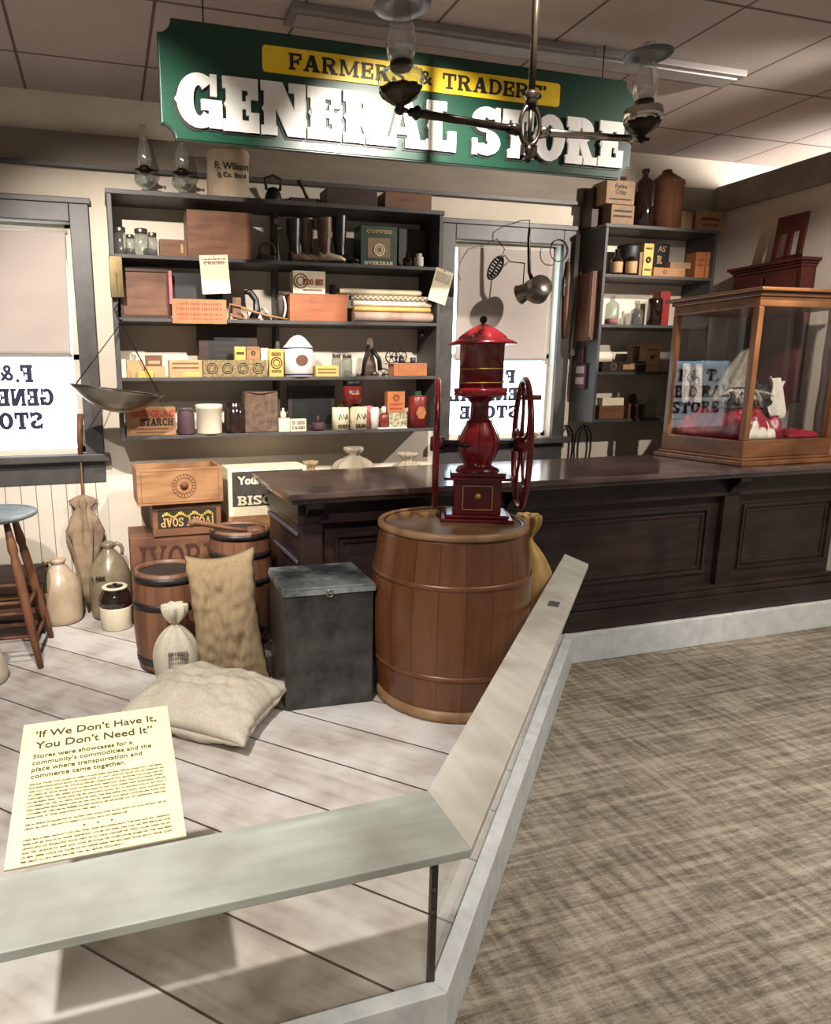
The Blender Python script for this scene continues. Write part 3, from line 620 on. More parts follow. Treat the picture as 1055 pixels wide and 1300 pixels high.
heap('dark_green_dress', noisemat('dark green velvet', (38,42,34), (58,62,50), 10, .8, bmp=.3), SX+.42, SX+.62, SY+.28, SY+.54, zc, .30, 'dark olive velvet garment heaped in the right half of the showcase', 'garment', 12)
f1 = at(862, 473, SY+.61)
o = empty('framed_sketch', 'small framed sketch leaning inside the back left of the showcase', 'picture', (SX+.14, SY+.52, zc+.002), (-.08, 0, .1))
m = MB(); m.box(-.085, .085, -.01, 0, .20, .45); m.build('frame', plain('pale grey mount', (176,168,158), .5), o, bevel=.002)
m = MB(); m.box(-.07, .07, -.013, -.01, .215, .435); m.build('picture', plain('sketch paper', (196,184,170), .7), o)
m = MB()
for a in ((-.03,.36,.025),(.03,.34,.022),(0,.27,.03)): m.ring(a[2], .003, 20, T((a[0], -.014, a[1])) @ RX(PI/2), 5)
m.build('sketch_lines', G('brownink'), o)
m = MB(); m.box(-.02, .02, 0, .02, 0, .44); m.build('support', G('darkwood'), o)
# ------------------------------------------------------------------ red cupboard on the right wall, window with lace
XC = 4.265; ky = onx(1023, 325, XC); kb = onx(1035, 476, XC); kl = onx(925, 347, XC)
o = empty('red_cupboard', 'dark red wooden cupboard with moulded crown behind the showcase', 'cupboard', (XC, (ky.y+kl.y)/2, 0)); cz0 = 1.23
hy = (kl.y-ky.y)/2-.03; ct = ky.z
m = MB(); m.box(.02, .143, -hy, hy, cz0, ct-.05); m.build('carcass', G('redwood'), o, bevel=.004)
m = MB(); m.box(-.02, .143, -hy-.03, hy+.03, ct-.02, ct); m.box(-.005, .143, -hy-.015, hy+.015, ct-.035, ct-.02); m.box(.008, .143, -hy-.006, hy+.006, ct-.055, ct-.035); m.build('crown', G('redwood'), o, bevel=.004)
for s in (-1, 1):
    m = MB(); y0, y1 = sorted((s*.01, s*(hy-.03))); m.box(0, .02, y0, y1, cz0+.02, ct-.09)
    d = m.build('door', G('redwood'), o, bevel=.004)
    k = MB(); k.lathe([(.006,0),(.006,.012),(.013,.018),(.011,.028),(0,.03)], 16, T((0, s*.04, (ct+TZ)/2)) @ RY(-PI/2)); k.build('knob', G('brass'), d)
# slatted board on cupboard
b0 = onx(985, 338, 4.31); b1 = onx(1012, 330, 4.31); tp = onx(1028, 268, 4.34)
o = empty('slatted_board', 'dark red wooden board with two long slots leaning above the cupboard', 'board', (4.30, (b0.y+b1.y)/2, ct), (0, .10, 0))
hw = abs(b0.y-b1.y)/2+.03; hh = max(.25, tp.z-ct)
m = MB(); m.box(-.01, .01, -hw, hw, hh*.62, hh)
for y in (-hw, -hw*.18, hw*.64): m.box(-.01, .01, y, y+hw*.36, 0, hh*.62)
m.box(-.01, .01, -hw, hw, 0, .03)
m.build('board', G('redwood'), o, bevel=.003)
# curtain window on right wall
cy = onx(1040, 450, 4.38)
o = bpy.data.objects.new('window_3', None); C.objects.link(o); o.location = (RX_, 2.86, 1.2); struct(o, 'window behind a lace curtain at the right edge')
m = MB(); m.box(-.02, -.005, -.22, .22, -.1, .62); m.build('pane', emit('soft daylight', (235,238,242), 1.1), o)
m = MB(); m.box(-.035, 0, -.27, -.22, -.15, .67); m.box(-.035, 0, .22, .27, -.15, .67); m.box(-.035, 0, -.22, .22, .62, .67); m.box(-.035, 0, -.22, .22, -.15, -.1); m.build('window_frame', G('whitelet'), o, bevel=.003)
m = MB(); m.grid(lambda s, t: (-.055-.014*math.sin(s*40)-.01*noise.noise(Vector((s*6, t*3, 1))), -.28+.56*s, -.12+.80*t), 90, 12)
q = m.build('lace_curtain', glassmat('x', (230,230,230), .3) if False else noisemat('sheer white lace', (214,212,208), (236,234,230), 60, .9, bmp=.4), None, (RX_, 2.90, 1.2)); tag(q, 'gathered white lace curtain seen through the showcase at the right', 'curtain')
# ------------------------------------------------------------------ big barrel + coffee mill
BX, BY = 1.425, 2.585
o = empty('wooden_barrel', 'large brown wooden barrel carrying the red coffee mill', 'barrel', (BX, BY, 0)); BH = .80
def bprof(h, r0, r1, n=18, z0=0): return [(r0+(r1-r0)*math.sin(PI*(i/n*.94+.03)), z0+(h-z0)*i/n) for i in range(n+1)]
m = MB(); m.lathe(bprof(BH-.005, .305, .352)+[(.288, BH-.005), (.288, BH-.04), (0, BH-.04)], 64); m.build('staves', G('stave'), o)
for z, w, rr in ((.0, .05, .322), (BH-.032, .032, .316)):
    m = MB(); m.lathe([(rr-.012, z), (rr+.006, z+.004), (rr+.008, z+w*.5), (rr+.004, z+w-.003), (rr-.004, z+w), (rr-.016, z+w), (rr-.018, z+w-.01)], 64); m.build('hoop', G('woodhoop'), o)
for z in (.20, .585):
    t = z/BH; r = .305+.047*math.sin(PI*(t*.94+.03)); m = MB(); m.lathe([(r-.004, z-.012), (r+.0035, z-.01), (r+.0035, z+.01), (r-.004, z+.012)], 64); m.build('hoop', noisemat('brown flat hoop', (92,56,34), (122,78,48), 12, .35, .2), o)
m = MB(); m.lathe([(0, BH-.03), (.289, BH-.03)], 48)
for q in (-.17, -.06, .05, .16): m.box(-math.sqrt(.286**2-q*q), math.sqrt(.286**2-q*q), q-.0015, q+.0015, BH-.03, BH-.0295)
m.cur = 0; m.build('head', G('brownwood'), o)
MZ = BH-.0285; mc = onz(601, 660, MZ)
MX_, MY_ = mc.x, mc.y; MY_ = min(MY_, BY+.03); MX_ = at(604, 640, MY_).x
o = empty('coffee_mill', 'red cast iron coffee mill with two tall wheels on the barrel', 'coffee mill', (MX_, MY_, MZ), math.radians(-27))
def zat(v): return at(602, v, MY_).z-MZ
R_, R2 = G('redpaint'), G('redpaint2')
zb0, zb1 = zat(648), zat(606)
m = MB(); m.box(-.175, .175, -.13, .13, 0, .018); m.box(-.155, .155, -.112, .112, .018, .034); m.box(-.135, .135, -.098, .098, .034, .05); m.build('base', R_, o, bevel=.006)
m = MB(); m.box(-.10, .10, -.085, .085, .05, zb1); b = m.build('drawer_box', R_, o, bevel=.004)
m = MB(); m.box(-.068, .068, -.09, -.085, .068, zb1-.02); dr_ = m.build('drawer', noisemat('dark red drawer', (84,10,16), (98,16,22), 8, .3), b, bevel=.002)
fr = MB(); fz, fz1 = .072, zb1-.024
for a in ((-.064,.064,fz,fz+.004),(-.064,.064,fz1-.004,fz1),(-.064,-.060,fz,fz1),(.060,.064,fz,fz1)): fr.box(a[0], a[1], -.0915, -.09, a[2], a[3])
fr.lathe([(0,.0),(.006,0),(.006,.012),(.014,.02),(.010,.03),(0,.033)], 16, T((0, -.09, (fz+fz1)/2+.01)) @ RX(PI/2)); fr.build('drawer_trim', G('gold'), b)
m = MB(); m.prism([(-.145,-.12),(.145,-.12),(.145,.12),(-.145,.12)], zb1, zb1+.012); m.prism([(-.115,-.09),(.115,-.09),(.115,.09),(-.115,.09)], zb1+.012, zb1+.03); m.lathe([(.095, zb1+.03), (.085, zb1+.045), (.06, zb1+.055), (.055, zat(583)+.0)], 32); m.build('collar', R_, o, bevel=.003)
z0, z1 = zat(592), zat(534); zm = (z0+z1)/2; H2 = (z1-z0)/2
m = MB(); m.lathe([(.05+.025*math.sin(PI*i/16)+.012*math.sin(PI*i/16)**2 if 0 < i < 16 else .05, z0+(z1-z0)*i/16) for i in range(17)], 40); m.build('grinding_body', R2, o)
m = MB()
for k in range(8): 
    a = 2*PI*k/8; m.tube([((.052+.037*math.sin(PI*t/10))*math.cos(a), (.052+.037*math.sin(PI*t/10))*math.sin(a), z0+(z1-z0)*t/10) for t in range(11)], .0022, 5)
m.build('body_ribs', R_, o)
zn, zf, zl, zt, zk = zat(503), zat(494), zat(437), zat(410), zat(404)
m = MB(); m.lathe([(.048, z1), (.04, z1+.01), (.038, zn-.03), (.055, zn-.01), (.085, zn+.0), (.09, zn+.006)], 36); m.build('neck', R_, o)
m = MB(); m.lathe([(.09, zn), (.112, zn+.006), (.106, zn+.016), (.112, zn+.024), (.098, zn+.034), (.092, zn+.036)], 48, wob=lambda a, z: 1+.025*math.cos(24*a)); m.build('hopper_flange', R2, o)
m = MB(); m.lathe([(.092, zn+.03), (.092, zl-.005), (.096, zl)], 48); hp = m.build('hopper', noisemat('deep red enamel', (94,15,22), (108,20,28), 8, .25, spec=.6, bmp=.02), o)
m = MB()
for z in (zn+.055, zl-.105): m.lathe([(.0922, z), (.0932, z+.001), (.0932, z+.003), (.0922, z+.004)], 48)
m.build('gold_band', G('gold'), hp)
m = MB(); m.lathe([(.09, zl), (.138, zl-.002), (.14, zl+.004), (.115, zl+.016), (.10, zl+.022), (.095, zl+.032), (.055, zl+.062), (.03, zt-.012), (.016, zt-.004), (0, zt-.002)], 48, wob=lambda a, z: 1+(.02*math.cos(20*a) if z < zl+.03 else .03*math.cos(10*a))); m.build('lid', R2, o)
m = MB(); m.lathe([(0.003, zt-.004), (.004, zt)]+[(max(.001,.016*math.sin(PI*i/10)), zt+.014-.016*math.cos(PI*i/10)) for i in range(1, 11)], 20); m.build('lid_knob', G('black'), o)
za_ = zat(564)
m = MB(); m.tube([(-.195, 0, za_), (.195, 0, za_)], .016, 14); m.lathe([(.03,-.02),(.03,.02)], 20, T((-.165, 0, za_)) @ RY(PI/2)); m.lathe([(.03,-.02),(.03,.02)], 20, T((.165, 0, za_)) @ RY(PI/2)); m.tube([(-.09,-.05,za_),(-.05,-.08,za_)], .008, 8); m.build('axle', G('iron'), o)
for sx in (-1, 1):
    m = MB(); WR = .288; X = T((sx*.182, 0, za_)) @ RY(PI/2)
    m.ring(WR-.012, .0125, 72, X, 10); m.lathe([(.0, -.025), (.03,-.025), (.036,-.01), (.036,.01), (.026,.03), (0,.03)], 24, X)
    for k in range(5):
        a = 2*PI*k/5+.3; pts = []
        for t in range(9):
            u = t/8; r = .03+(WR-.045)*u; aa = a+.55*math.sin(PI*u)*.6; pts.append((r*math.cos(aa), r*math.sin(aa), 0))
        m.tube(pts, [.011-.004*math.sin(PI*t/8) for t in range(9)], 8, X)
    w = m.build('flywheel', noisemat('dark red wheel enamel', (96,18,20), (118,30,28), 10, .25, .2), o)
    if sx == 1: k = MB(); k.tube([(sx*.182, .0, za_+.2), (sx*.182+.07, 0, za_+.2)], .011, 10); k.build('crank_handle', G('brownwood'), w)
# tan sack behind barrel
def pillow(w, h, d, seed, n=40, pinch=.12, bul=.5, sag=0):
    def make(side):
        def fn(s, t):
            a, b = 2*s-1, 2*t-1
            e = ((1-a*a)*(1-b*b)); e = max(e, 0)**bul
            x = w/2*a*(1-pinch*(1-b*b)*0 - pinch*(1-abs(a))*0 + .0)*(1-pinch*math.cos(b*PI/2)*abs(a)**3)
            z = h/2*b*(1-pinch*math.cos(a*PI/2)*abs(b)**3)
            q = noise.noise(Vector((a*2+seed, b*2, side*2)))*.20+.12*noise.noise(Vector((a*5+seed, b*7, side)))+.14*(1-2*abs(noise.noise(Vector((a*3+b*2, b*3-a*3+seed, side*3)))))
            y = side*d/2*e*(1+q*1.4)+.10*d*noise.noise(Vector((a*1.5, b*1.5, seed)))
            return (x+.01*noise.noise(Vector((b*6, seed, 0))), y, z)
        return fn
    m = MB(); m.grid(make(-1), n, n); m.grid(lambda s, t: make(1)(1-s, t), n, n); return m
def tied_bag(R, H, seed, neck=.82, top=.1, seg=56, flat=1.0, p=2.4):
    prof = []
    for i in range(61):
        t = i/60; z = H*t
        if t < neck: r = R*(1-(abs(t/neck-.42)/.62)**2.6*.9) if t/neck > .42 else R*(.80+.2*math.sin(PI/2*min(1, t/neck/.42)))
        else: u = (t-neck)/(1-neck); r = min(R, .11)*(.24+.24*math.sin(u*2.2)+.06*u)
        if t/neck > .42 and t < neck: r = R*max(.16, (1-((t/neck-.42)/.58)**p))
        prof.append((max(r, .002), z))
    def wob(a, z):
        t = z/H; k = max(0, t/neck-.35) if t < neck else 1
        return 1+.05*noise.noise(Vector((math.cos(a)*2, math.sin(a)*2, z*9+seed)))+.20*k*math.sin(a*7+seed+2*noise.noise(Vector((math.cos(a)*1.5, math.sin(a)*1.5, seed))))*min(1, k*2)
    prof += [(prof[-1][0]*.8, H*.985), (prof[-1][0]*.3, H*.95)]
    m = MB(); m.lathe(prof, seg, Matrix.Diagonal((1, flat, 1, 1)), wob=wob); return m
c = at(690, 720, 2.95)
m = tied_bag(.15, .74, 3, .86); q = m.build('cloth_sack', G('sacktan'), None, (1.985, 2.83, 0), (0, 0, .4)); tag(q, 'golden tan cloth sack leaning behind the right side of the barrel', 'sack')
# ------------------------------------------------------------------ tin box
a = onz(366, 903, 0); b = onz(476, 890, 0); c_ = onz(352, 860, 0)
ang = math.atan2(b.y-a.y, b.x-a.x); TW = (b-a).length; TD = .34; TH = .55
o = empty('tin_bin', 'tall dark tinplate box with worn grey lid before the counter end', 'tin box', (a.x-.012, a.y, 0), ang)
m = MB(); m.box(0, TW, 0, TD, 0, TH-.035); m.build('body', G('tin'), o, bevel=.004)
m = MB(); m.box(-.008, TW+.008, -.008, TD+.008, TH-.035, TH-.012); m.box(-.004, TW+.004, -.004, TD+.004, TH-.012, TH); m.build('lid', G('tintop'), o, bevel=.003)
m = MB(); m.ring(.014, .003, 20, T((TW/2, -.012, TH-.03)) @ RX(PI/2), 6); m.build('lid_ring', G('steel'), o)
# ------------------------------------------------------------------ kegs
def keg(name, lab, x, y, h, r0, r1, hoops, scoop=False):
    o = empty(name, lab, 'keg', (x, y, 0))
    p = bprof(h, r0, r1, 16); pin = [(r-.014, z) for r, z in p][::-1]
    m = MB(); m.lathe(p+pin[:14]+[(0, pin[13][1])], 56); m.build('staves', G('stave2'), o)
    for i, z in enumerate(hoops):
        t = z/h; r = r0+(r1-r0)*math.sin(PI*(t*.94+.03)); w = .017
        m = MB(); m.lathe([(r-.006, z-w), (r+.004, z-w), (r+.004, z+w), (r-.006, z+w)], 56); m.build('hoop', G('hoop'), o)
    return o
k1 = onz(214, 722, .5); keg('open_keg', 'open wooden keg in front, left of the burlap sack', .245, 3.28, .50, .155, .175, (.06, .34, .465))
K2 = keg('open_keg', 'taller open wooden keg behind, with a wooden scoop', .655, 3.50, .63, .155, .172, (.09, .36, .50, .60))
m = MB(); m.tube([(-.30,0,.05),(-.27,0,.065),(-.22,0,.05),(-.1,0,.02),(0,0,0)], [.018,.02,.014,.011,.011], 10); m.lathe([(.0,-.0),(.03,.01),(.036,.06),(.036,.09)], 20, RY(PI/2)@Matrix.Diagonal((.6,1,1,1)))
q = m.build('wooden_scoop', G('brownwood'), None, (.675, 3.42, .625)); tag(q, 'brown wooden scoop lying over the rim of the taller keg', 'scoop')
# ------------------------------------------------------------------ sacks at the front
m = tied_bag(.105, .40, 8, .80); o = m.build('flour_bag', G('sackcream'), None, (.245, 2.985, 0)); tag(o, 'small tied cloth bag with faded print before the front keg', 'bag')
m = MB(); 
rr_ = random.Random(2)
for k in range(5):
    for q in range(9): m.box(-.045+.01*q, -.045+.01*q+rr_.uniform(.004, .008), -.108, -.098, .20-.022*k, .211-.022*k)
tw = m.build('faded_print', plain('grey print', (120,110,98), .8), o)
m = MB(); m.ring(.022, .004, 20, T((0,0,.322)), 6); m.build('tie_string', G('burlap'), o)
# burlap sack, leaning back on the keg
m = pillow(.335, .62, .18, 4, 44, .10, .42); q = m.build('burlap_sack', G('burlap'), None, (.490, 3.02, .305), (math.radians(-14), math.radians(-7), math.radians(-16)), solid=.003); tag(q, 'tall upright burlap sack leaning between keg and tin box', 'sack')
m = pillow(.60, .46, .17, 11, 44, .10, .45); q = m.build('canvas_sack', G('sackcream'), None, (.325, 2.63, .085), (math.radians(-84), 0, math.radians(-38)), solid=.003); tag(q, 'off white canvas sack lying flat on the planks in front', 'sack')
# ------------------------------------------------------------------ crates behind
def crate(name, lab, cat, cx, y0, z0, w, h, d, mat, rot=0, open_=True, group=None, th=.014, tilt=0):
    o = empty(name, lab, cat, (cx, y0, z0), (tilt, 0, rot), group)
    m = MB(); m.box(-w/2, w/2, 0, th, 0, h); m.build('front_board', mat, o, bevel=.002)
    m = MB(); m.box(-w/2, w/2, d-th, d, 0, h); m.build('back_board', mat, o, bevel=.002)
    for s in (-1, 1):
        m = MB(); x0, x1 = sorted((s*w/2, s*(w/2-th))); m.box(x0, x1, th, d-th, 0, h); m.build('end_board', mat, o, bevel=.002)
    m = MB(); m.box(-w/2+th, w/2-th, th, d-th, 0, th); m.build('bottom_board', mat, o)
    if not open_: m = MB(); m.box(-w/2+.001, w/2-.001, .001, d-.001, h, h+.012); m.build('lid', mat, o, bevel=.002)
    return o
Yc = 3.80
A_ = at(174, 735, Yc); B_ = at(276, 700, Yc); t_ = at(220, 684, Yc)
o = crate('soap_crate', 'reddish soap crate with large faded letters, lowest of the stack', 'crate', (A_.x+.60)/2+.01, Yc, 0, .56, .525, .34, G('crate2'), 0, False)
m = MB(); slab(m, 'IVORY', .17, face(-.0, -.0012, .40), st=.2, ho=.14, depth=.0012, width=.46); m.build('lettering', plain('faded brown print', (62,34,24), .7), o)
o = crate('soap_crate', 'upside down soap crate with black and yellow label, middle of the stack', 'crate', at(238, 665, Yc).x, Yc-.01, .54, .385, .175, .30, G('crate2'), 0, False)
m = MB(); m.box(-.165, .165, -.0015, 0, .045, .15); m.build('label_panel', G('darkink'), o)
m = MB(); slab(m, 'IVORY SOAP', .05, face(-.0, -.0018, .078) @ RZ(PI), st=.22, ho=.15, depth=.001, width=.30); m.build('lettering', plain('ochre letters', (186,150,92), .6), o)
m = MB(); rnd = random.Random(5)
for k in range(26): x = -.14+.28*k/25; m.box(x, x+.009, -.0022, -.0016, .112+.008*math.sin(k*.9), .126+.012*math.sin(k*.9))
m.build('label_scroll', plain('mustard print', (190,160,60), .6), o)
tp = at(228, 618, Yc-.03)
o = crate('open_crate', 'open pine crate with round stamp, topmost of the stack', 'crate', at(229, 618, Yc-.03).x, Yc-.05, .729, .475, .20, .30, G('crate'), math.radians(2), True)
m = MB(); m.ring(.066, .0015, 36, face(.02, -.001, .10), 5); m.ring(.045, .0012, 36, face(.02, -.001, .10), 5); m.lathe([(0,0),(.024,0),(.024,.001)], 20, face(.02, -.0005, .10))
for k in range(20): a = 2*PI*k/20; m.box(-.002, .002, -.008, .008, 0, .001, face(.02, -.0005, .10) @ RZ(a) @ T((0, .055, 0)))
m.build('round_stamp', G('brownink'), o)
m = MB()
for a in ((-.215,.215,.012,.014),(-.215,.215,.186,.188),(-.215,-.213,.012,.188),(.213,.215,.012,.188)): m.box(a[0], a[1], -.0008, 0, a[2], a[3])
m.build('stamped_border', G('brownink'), o)
# biscuit box
Yb = 3.86; bx = at(317, 620, Yb).x; 
o = crate('biscuit_box', 'wide pale wooden biscuit box behind the counter end', 'box', at(283, 640, Yb).x+.28, Yb, .0, .50, .60, .28, G('crate'), 0, False)
o2 = empty('display_box', 'slant fronted biscuit tin with black and cream label', 'biscuit box', (at(283, 620, Yb).x+.27, Yb, .612))
hb = at(320, 594, Yb).z-.612
m = MB(); m.box(-.24, .24, 0, .22, 0, hb); m.build('box', G('cream'), o2, bevel=.003)
m = MB(); m.box(-.215, .215, -.002, 0, .06, hb-.02); m.build('label_panel', plain('grey black label', (58,54,48), .5, var=.2), o2)
slab(MB(), 'BISCUIT', .055, face(.0, -.0022, .095), st=.24, ho=.2, depth=.001, width=.37).build('lettering', G('cream'), o2)
MB().text('Young-Smylie', .065, face(-.0, -.0022, hb-.075), bold=.0025).build('lettering', G('cream'), o2)
# ------------------------------------------------------------------ jugs
def jug(name, lab, x, y, R, H, mat, neckr, hs, mat2=None, rot=0, kind='jug'):
    o = empty(name, lab, 'jug', (x, y, 0), rot)
    p = [(R*.80, 0), (R*.93, .01), (R, H*.12), (R, H*.5), (R*.95, H*.60), (R*.75, H*.74), (R*.48, H*.84), (neckr*1.2, H*.90), (neckr, H*.93), (neckr*1.3, H*.945), (neckr*1.35, H*.985), (neckr*1.1, H), (neckr*.7, H), (neckr*.6, H*.95)]
    m = MB(); m.lathe(p, 48); m.build('body', mat, o)
    m = MB(); s = hs; m.tube([(s*neckr*1.1,0,H*.95),(s*(neckr+.02),0,H*.985),(s*(neckr+.045),0,H*.96),(s*(neckr+.055),0,H*.90),(s*(neckr+.05),0,H*.83)], [.012,.012,.012,.011,.010], 10); m.build('handle', mat if not mat2 else mat2, o)
    return o
jx = onz(92, 780, 0)
j1 = onz(91, 784, 0)
jug('stoneware_jug', 'tan stoneware jug with a side handle, left of the others', -.325, 4.09, .122, .385, G('stone'), .034, -1, rot=.2)
o = jug('stoneware_jug', 'tall olive grey stoneware jug with stencilled letters behind the crock', -.035, 4.10, .125, .46, G('stoneolive'), .03, 1, rot=-.3)
MB().text('J. ARK', .03, face(-.03, -.13, .27), bold=.001, depth=.004).build('stencil', G('darkink'), o)
c0 = onz(147, 784, 0)
o = empty('two_tone_crock', 'small crock with dark brown top and cream bottom', 'crock', (-.012, 3.885, 0))
m = MB(); m.lathe([(.082,0),(.09,.006),(.092,.13),(.092,.135)], 40); m.build('lower_body', G('creamglaze'), o)
m = MB(); m.lathe([(.092,.135),(.092,.17),(.083,.205),(.068,.222),(.072,.235),(.07,.24),(.06,.242)], 40); m.build('upper_body', G('brownglaze'), o)
m = MB(); m.lathe([(.055,.243),(.072,.238),(.074,.246),(.066,.252),(.054,.248),(.0,.246)], 40); l = m.build('rim', G('creamglaze'), o)
k = MB(); k.lathe([(0,.246),(.05,.2465),(.045,.250),(.014,.252),(.012,.262),(0,.266)], 30); k.build('lid', G('brownglaze'), o)
# old closed umbrella with cloth
ub = onz(105, 785, 0)
o = empty('furled_umbrella', 'faded tan cloth umbrella leaning handle up by the window frame', 'umbrella', (-.175, 4.19, 0), (math.radians(0), math.radians(1), 0))
m = MB(); m.tube([(0,0,0),(0,0,.7),(0.0,.0,1.02)], .008, 8); m.tube([(0,0,.96),(0,0,1.08),(.01,0,1.22)], [.013,.017,.020], 10); m.build('shaft', G('brownwoodz'), o)
m = MB(); m.lathe([(.012,.05),(.04,.14),(.06,.3),(.085,.45),(.095,.52),(.07,.60),(.04,.66),(.075,.70),(.05,.72),(.012,.74)], 56, Matrix.Diagonal((1, .55, 1, 1)), wob=lambda a, z: 1+.22*math.sin(6*a+z*7)+.12*math.sin(11*a-z*13)); m.build('canopy', G('canvas'), o)
# ------------------------------------------------------------------ stool + dark trunk on the left
s0 = at(-14, 650, 3.62); SZ = s0.z
o = empty('wooden_stool', 'round seated wooden stool with turned legs at the left edge', 'stool', (s0.x, s0.y, 0), .2)
m = MB(); m.lathe([(0,SZ-.035),(.19,SZ-.035),(.225,SZ-.02),(.23,SZ-.008),(.22,SZ),(.19,SZ-.004),(0,SZ-.006)], 56); m.build('seat', noisemat('blue worn seat paint', (70,84,92), (132,140,140), 7, .35), o)
feet = []
for k in range(4):
    a = PI/4+PI/2*k-.25; t0 = Vector((.13*math.cos(a), .13*math.sin(a), SZ-.03)); t1 = Vector((.30*math.cos(a), .30*math.sin(a), 0)); feet.append((t0, t1))
    pts = [t0.lerp(t1, u) for u in (0, .12, .2, .24, .28, .5, .8, 1)]; m = MB(); m.tube(pts, [.014,.02,.025,.018,.023,.024,.020,.015], 12); m.build('leg', G('brownwoodz'), o)
for k in range(4):
    for u in (.55, .78):
        a = feet[k][0].lerp(feet[k][1], u+.04*(k % 2)); b = feet[(k+1) % 4][0].lerp(feet[(k+1) % 4][1], u+.04*(k % 2)); m = MB(); m.tube([a, a.lerp(b, .5), b], [.008,.010,.008], 8); m.build('stretcher', G('brownwoodz'), o)
o = empty('travel_trunk', 'dark wooden slatted trunk under the left window', 'trunk', (at(57, 750, 4.0).x-.325, 4.06, 0))
m = MB(); m.box(-.32, .32, -.17, .17, 0, .30); m.build('body', G('darkwood'), o, bevel=.01)
for z in (.06, .14, .22): m = MB(); m.box(-.325, .325, -.18, -.17, z, z+.028); m.build('slat', G('brownwood'), o, bevel=.003)
m = MB(); m.grid(lambda s, t: (-.335+.67*s, -.18*math.cos(PI*t), .30+.05*math.sin(PI*t)), 3, 16); m.build('lid', G('darkwood'), o, solid=.01)
k = onz(0, 868, 0)
o = empty('crock', 'cream stoneware churn mostly cut off at the left edge', 'crock', (k.x-.10, k.y+.05, 0)); m = MB(); m.lathe([(.11,0),(.13,.01),(.135,.05),(.11,.14),(.10,.22),(.115,.25),(.105,.26),(.09,.24)], 40); m.build('body', G('creamglaze'), o)
# sacks behind counter
for i, (u, v, R, H, lab) in enumerate(((446, 568, .125, .99, 'largest tied cream sack showing behind the counter, between the other two'), (386, 586, .07, .93, 'small brown tied sack top behind the counter, left one'), (511, 575, .10, .955, 'pale tied sack behind the counter near the mill wheel'))):
    p = at(u, v, 3.95); H = at(u, v, 3.95).z
    m = tied_bag(R*1.15, H, 20+i, .95, p=16); q = m.build('tied_sack', G('burlap' if i == 1 else 'sackgrey'), None, (p.x+(.05 if i else .03), 3.98, 0)); tag(q, lab, 'sack')
# low bench that carries them
bz = at(446, 568, 3.95).z*.5
def proj(p):
    q = M @ (Vector(p)-CAM); return (q[0]/q[2]*FOC+PX, q[1]/q[2]*FOC+PY)
def span(u0, u1, vt, z, Y):
    x = at((u0+u1)/2, 400, Y).x; vb = proj((x, Y, z))[1]; vm = (vb+vt)/2
    x0 = at(u0, vm, Y).x; x1 = at(u1, vm, Y).x
    return (x0+x1)/2, x1-x0, max(.008, at((u0+u1)/2, vt, Y).z-z)
SF = 3.97                                            # shelf fronts
def zof(u, v, Y=SF): return at(u, v, Y).z
ZT, Z1, Z2, Z3, Z4 = [zof(350, v) for v in (253.5, 330.5, 406.5, 478.5, 549)]
TH_ = .02
sx0, sx1 = at(134.5, 240, SF).x, at(562, 310, SF).x; smid = at(361, 400, SF).x
o = empty('goods_shelf', 'wide dark grey painted shelf unit crowded with goods between the windows', 'shelf unit', ((sx0+sx1)/2, WY-.14, Z4)); ox, oy, oz = o.location
def sb(m, x0, x1, y0, y1, z0, z1): return m.box(x0-ox, x1-ox, y0-oy, y1-oy, z0-oz, z1-oz)
for x in (sx0, sx1-.024): m = MB(); sb(m, x, x+.024, SF, WY-.002, Z4-.022, ZT); m.build('side_panel', G('greypaint'), o, bevel=.002)
for i, z in enumerate((ZT, Z1, Z2, Z3, Z4)):
    m = MB()
    if i == 0: sb(m, sx0-.006, sx1+.006, SF-.006, WY-.002, z-.024, z)
    else: sb(m, sx0+.024, sx1-.024, SF, WY-.002, z-TH_, z)
    m.build('shelf_board', G('greypaint'), o, bevel=.002)
for z0, z1 in ((Z1, ZT), (Z2, Z1), (Z3, Z2), (Z4, Z3)):
    m = MB(); sb(m, smid-.011, smid+.011, SF+.17, WY-.002, z0, z1-TH_); m.build('divider', G('greypaint'), o, bevel=.002)
# right shelf unit
EPS = .0008
rx0 = at(744, 400, WY).x; SR = 3.99
rx0 = at(765, 400, SR).x; rx1 = at(911, 310, SR).x
RT, R1, R2z, R3, R4 = [zof(u, v, SR) for u, v in ((840, 288), (830, 350), (790, 412), (790, 472), (790, 532))]
o = empty('goods_shelf', 'narrow dark grey painted shelf unit right of the second window', 'shelf unit', ((rx0+rx1)/2, WY-.13, R4)); ox, oy, oz = o.location; RSH = o
for x in (rx0-.022, rx1-.022): m = MB(); sb(m, x, x+.022, SR, WY-.002, R4-.02, RT); m.build('side_panel', G('greypaint'), o, bevel=.002)
for i, z in enumerate((RT, R1, R2z, R3, R4)):
    m = MB(); sb(m, rx0, rx1-.022, SR, WY-.002, z-TH_, z) if i else sb(m, rx0-.03, rx1+.004, SR-.005, WY-.002, z-.022, z); m.build('shelf_board', G('greypaint'), o, bevel=.002)
ZT += EPS; Z1 += EPS; Z2 += EPS; Z3 += EPS; Z4 += EPS; RT += EPS; R1 += EPS; R2z += EPS; R3 += EPS; R4 += EPS
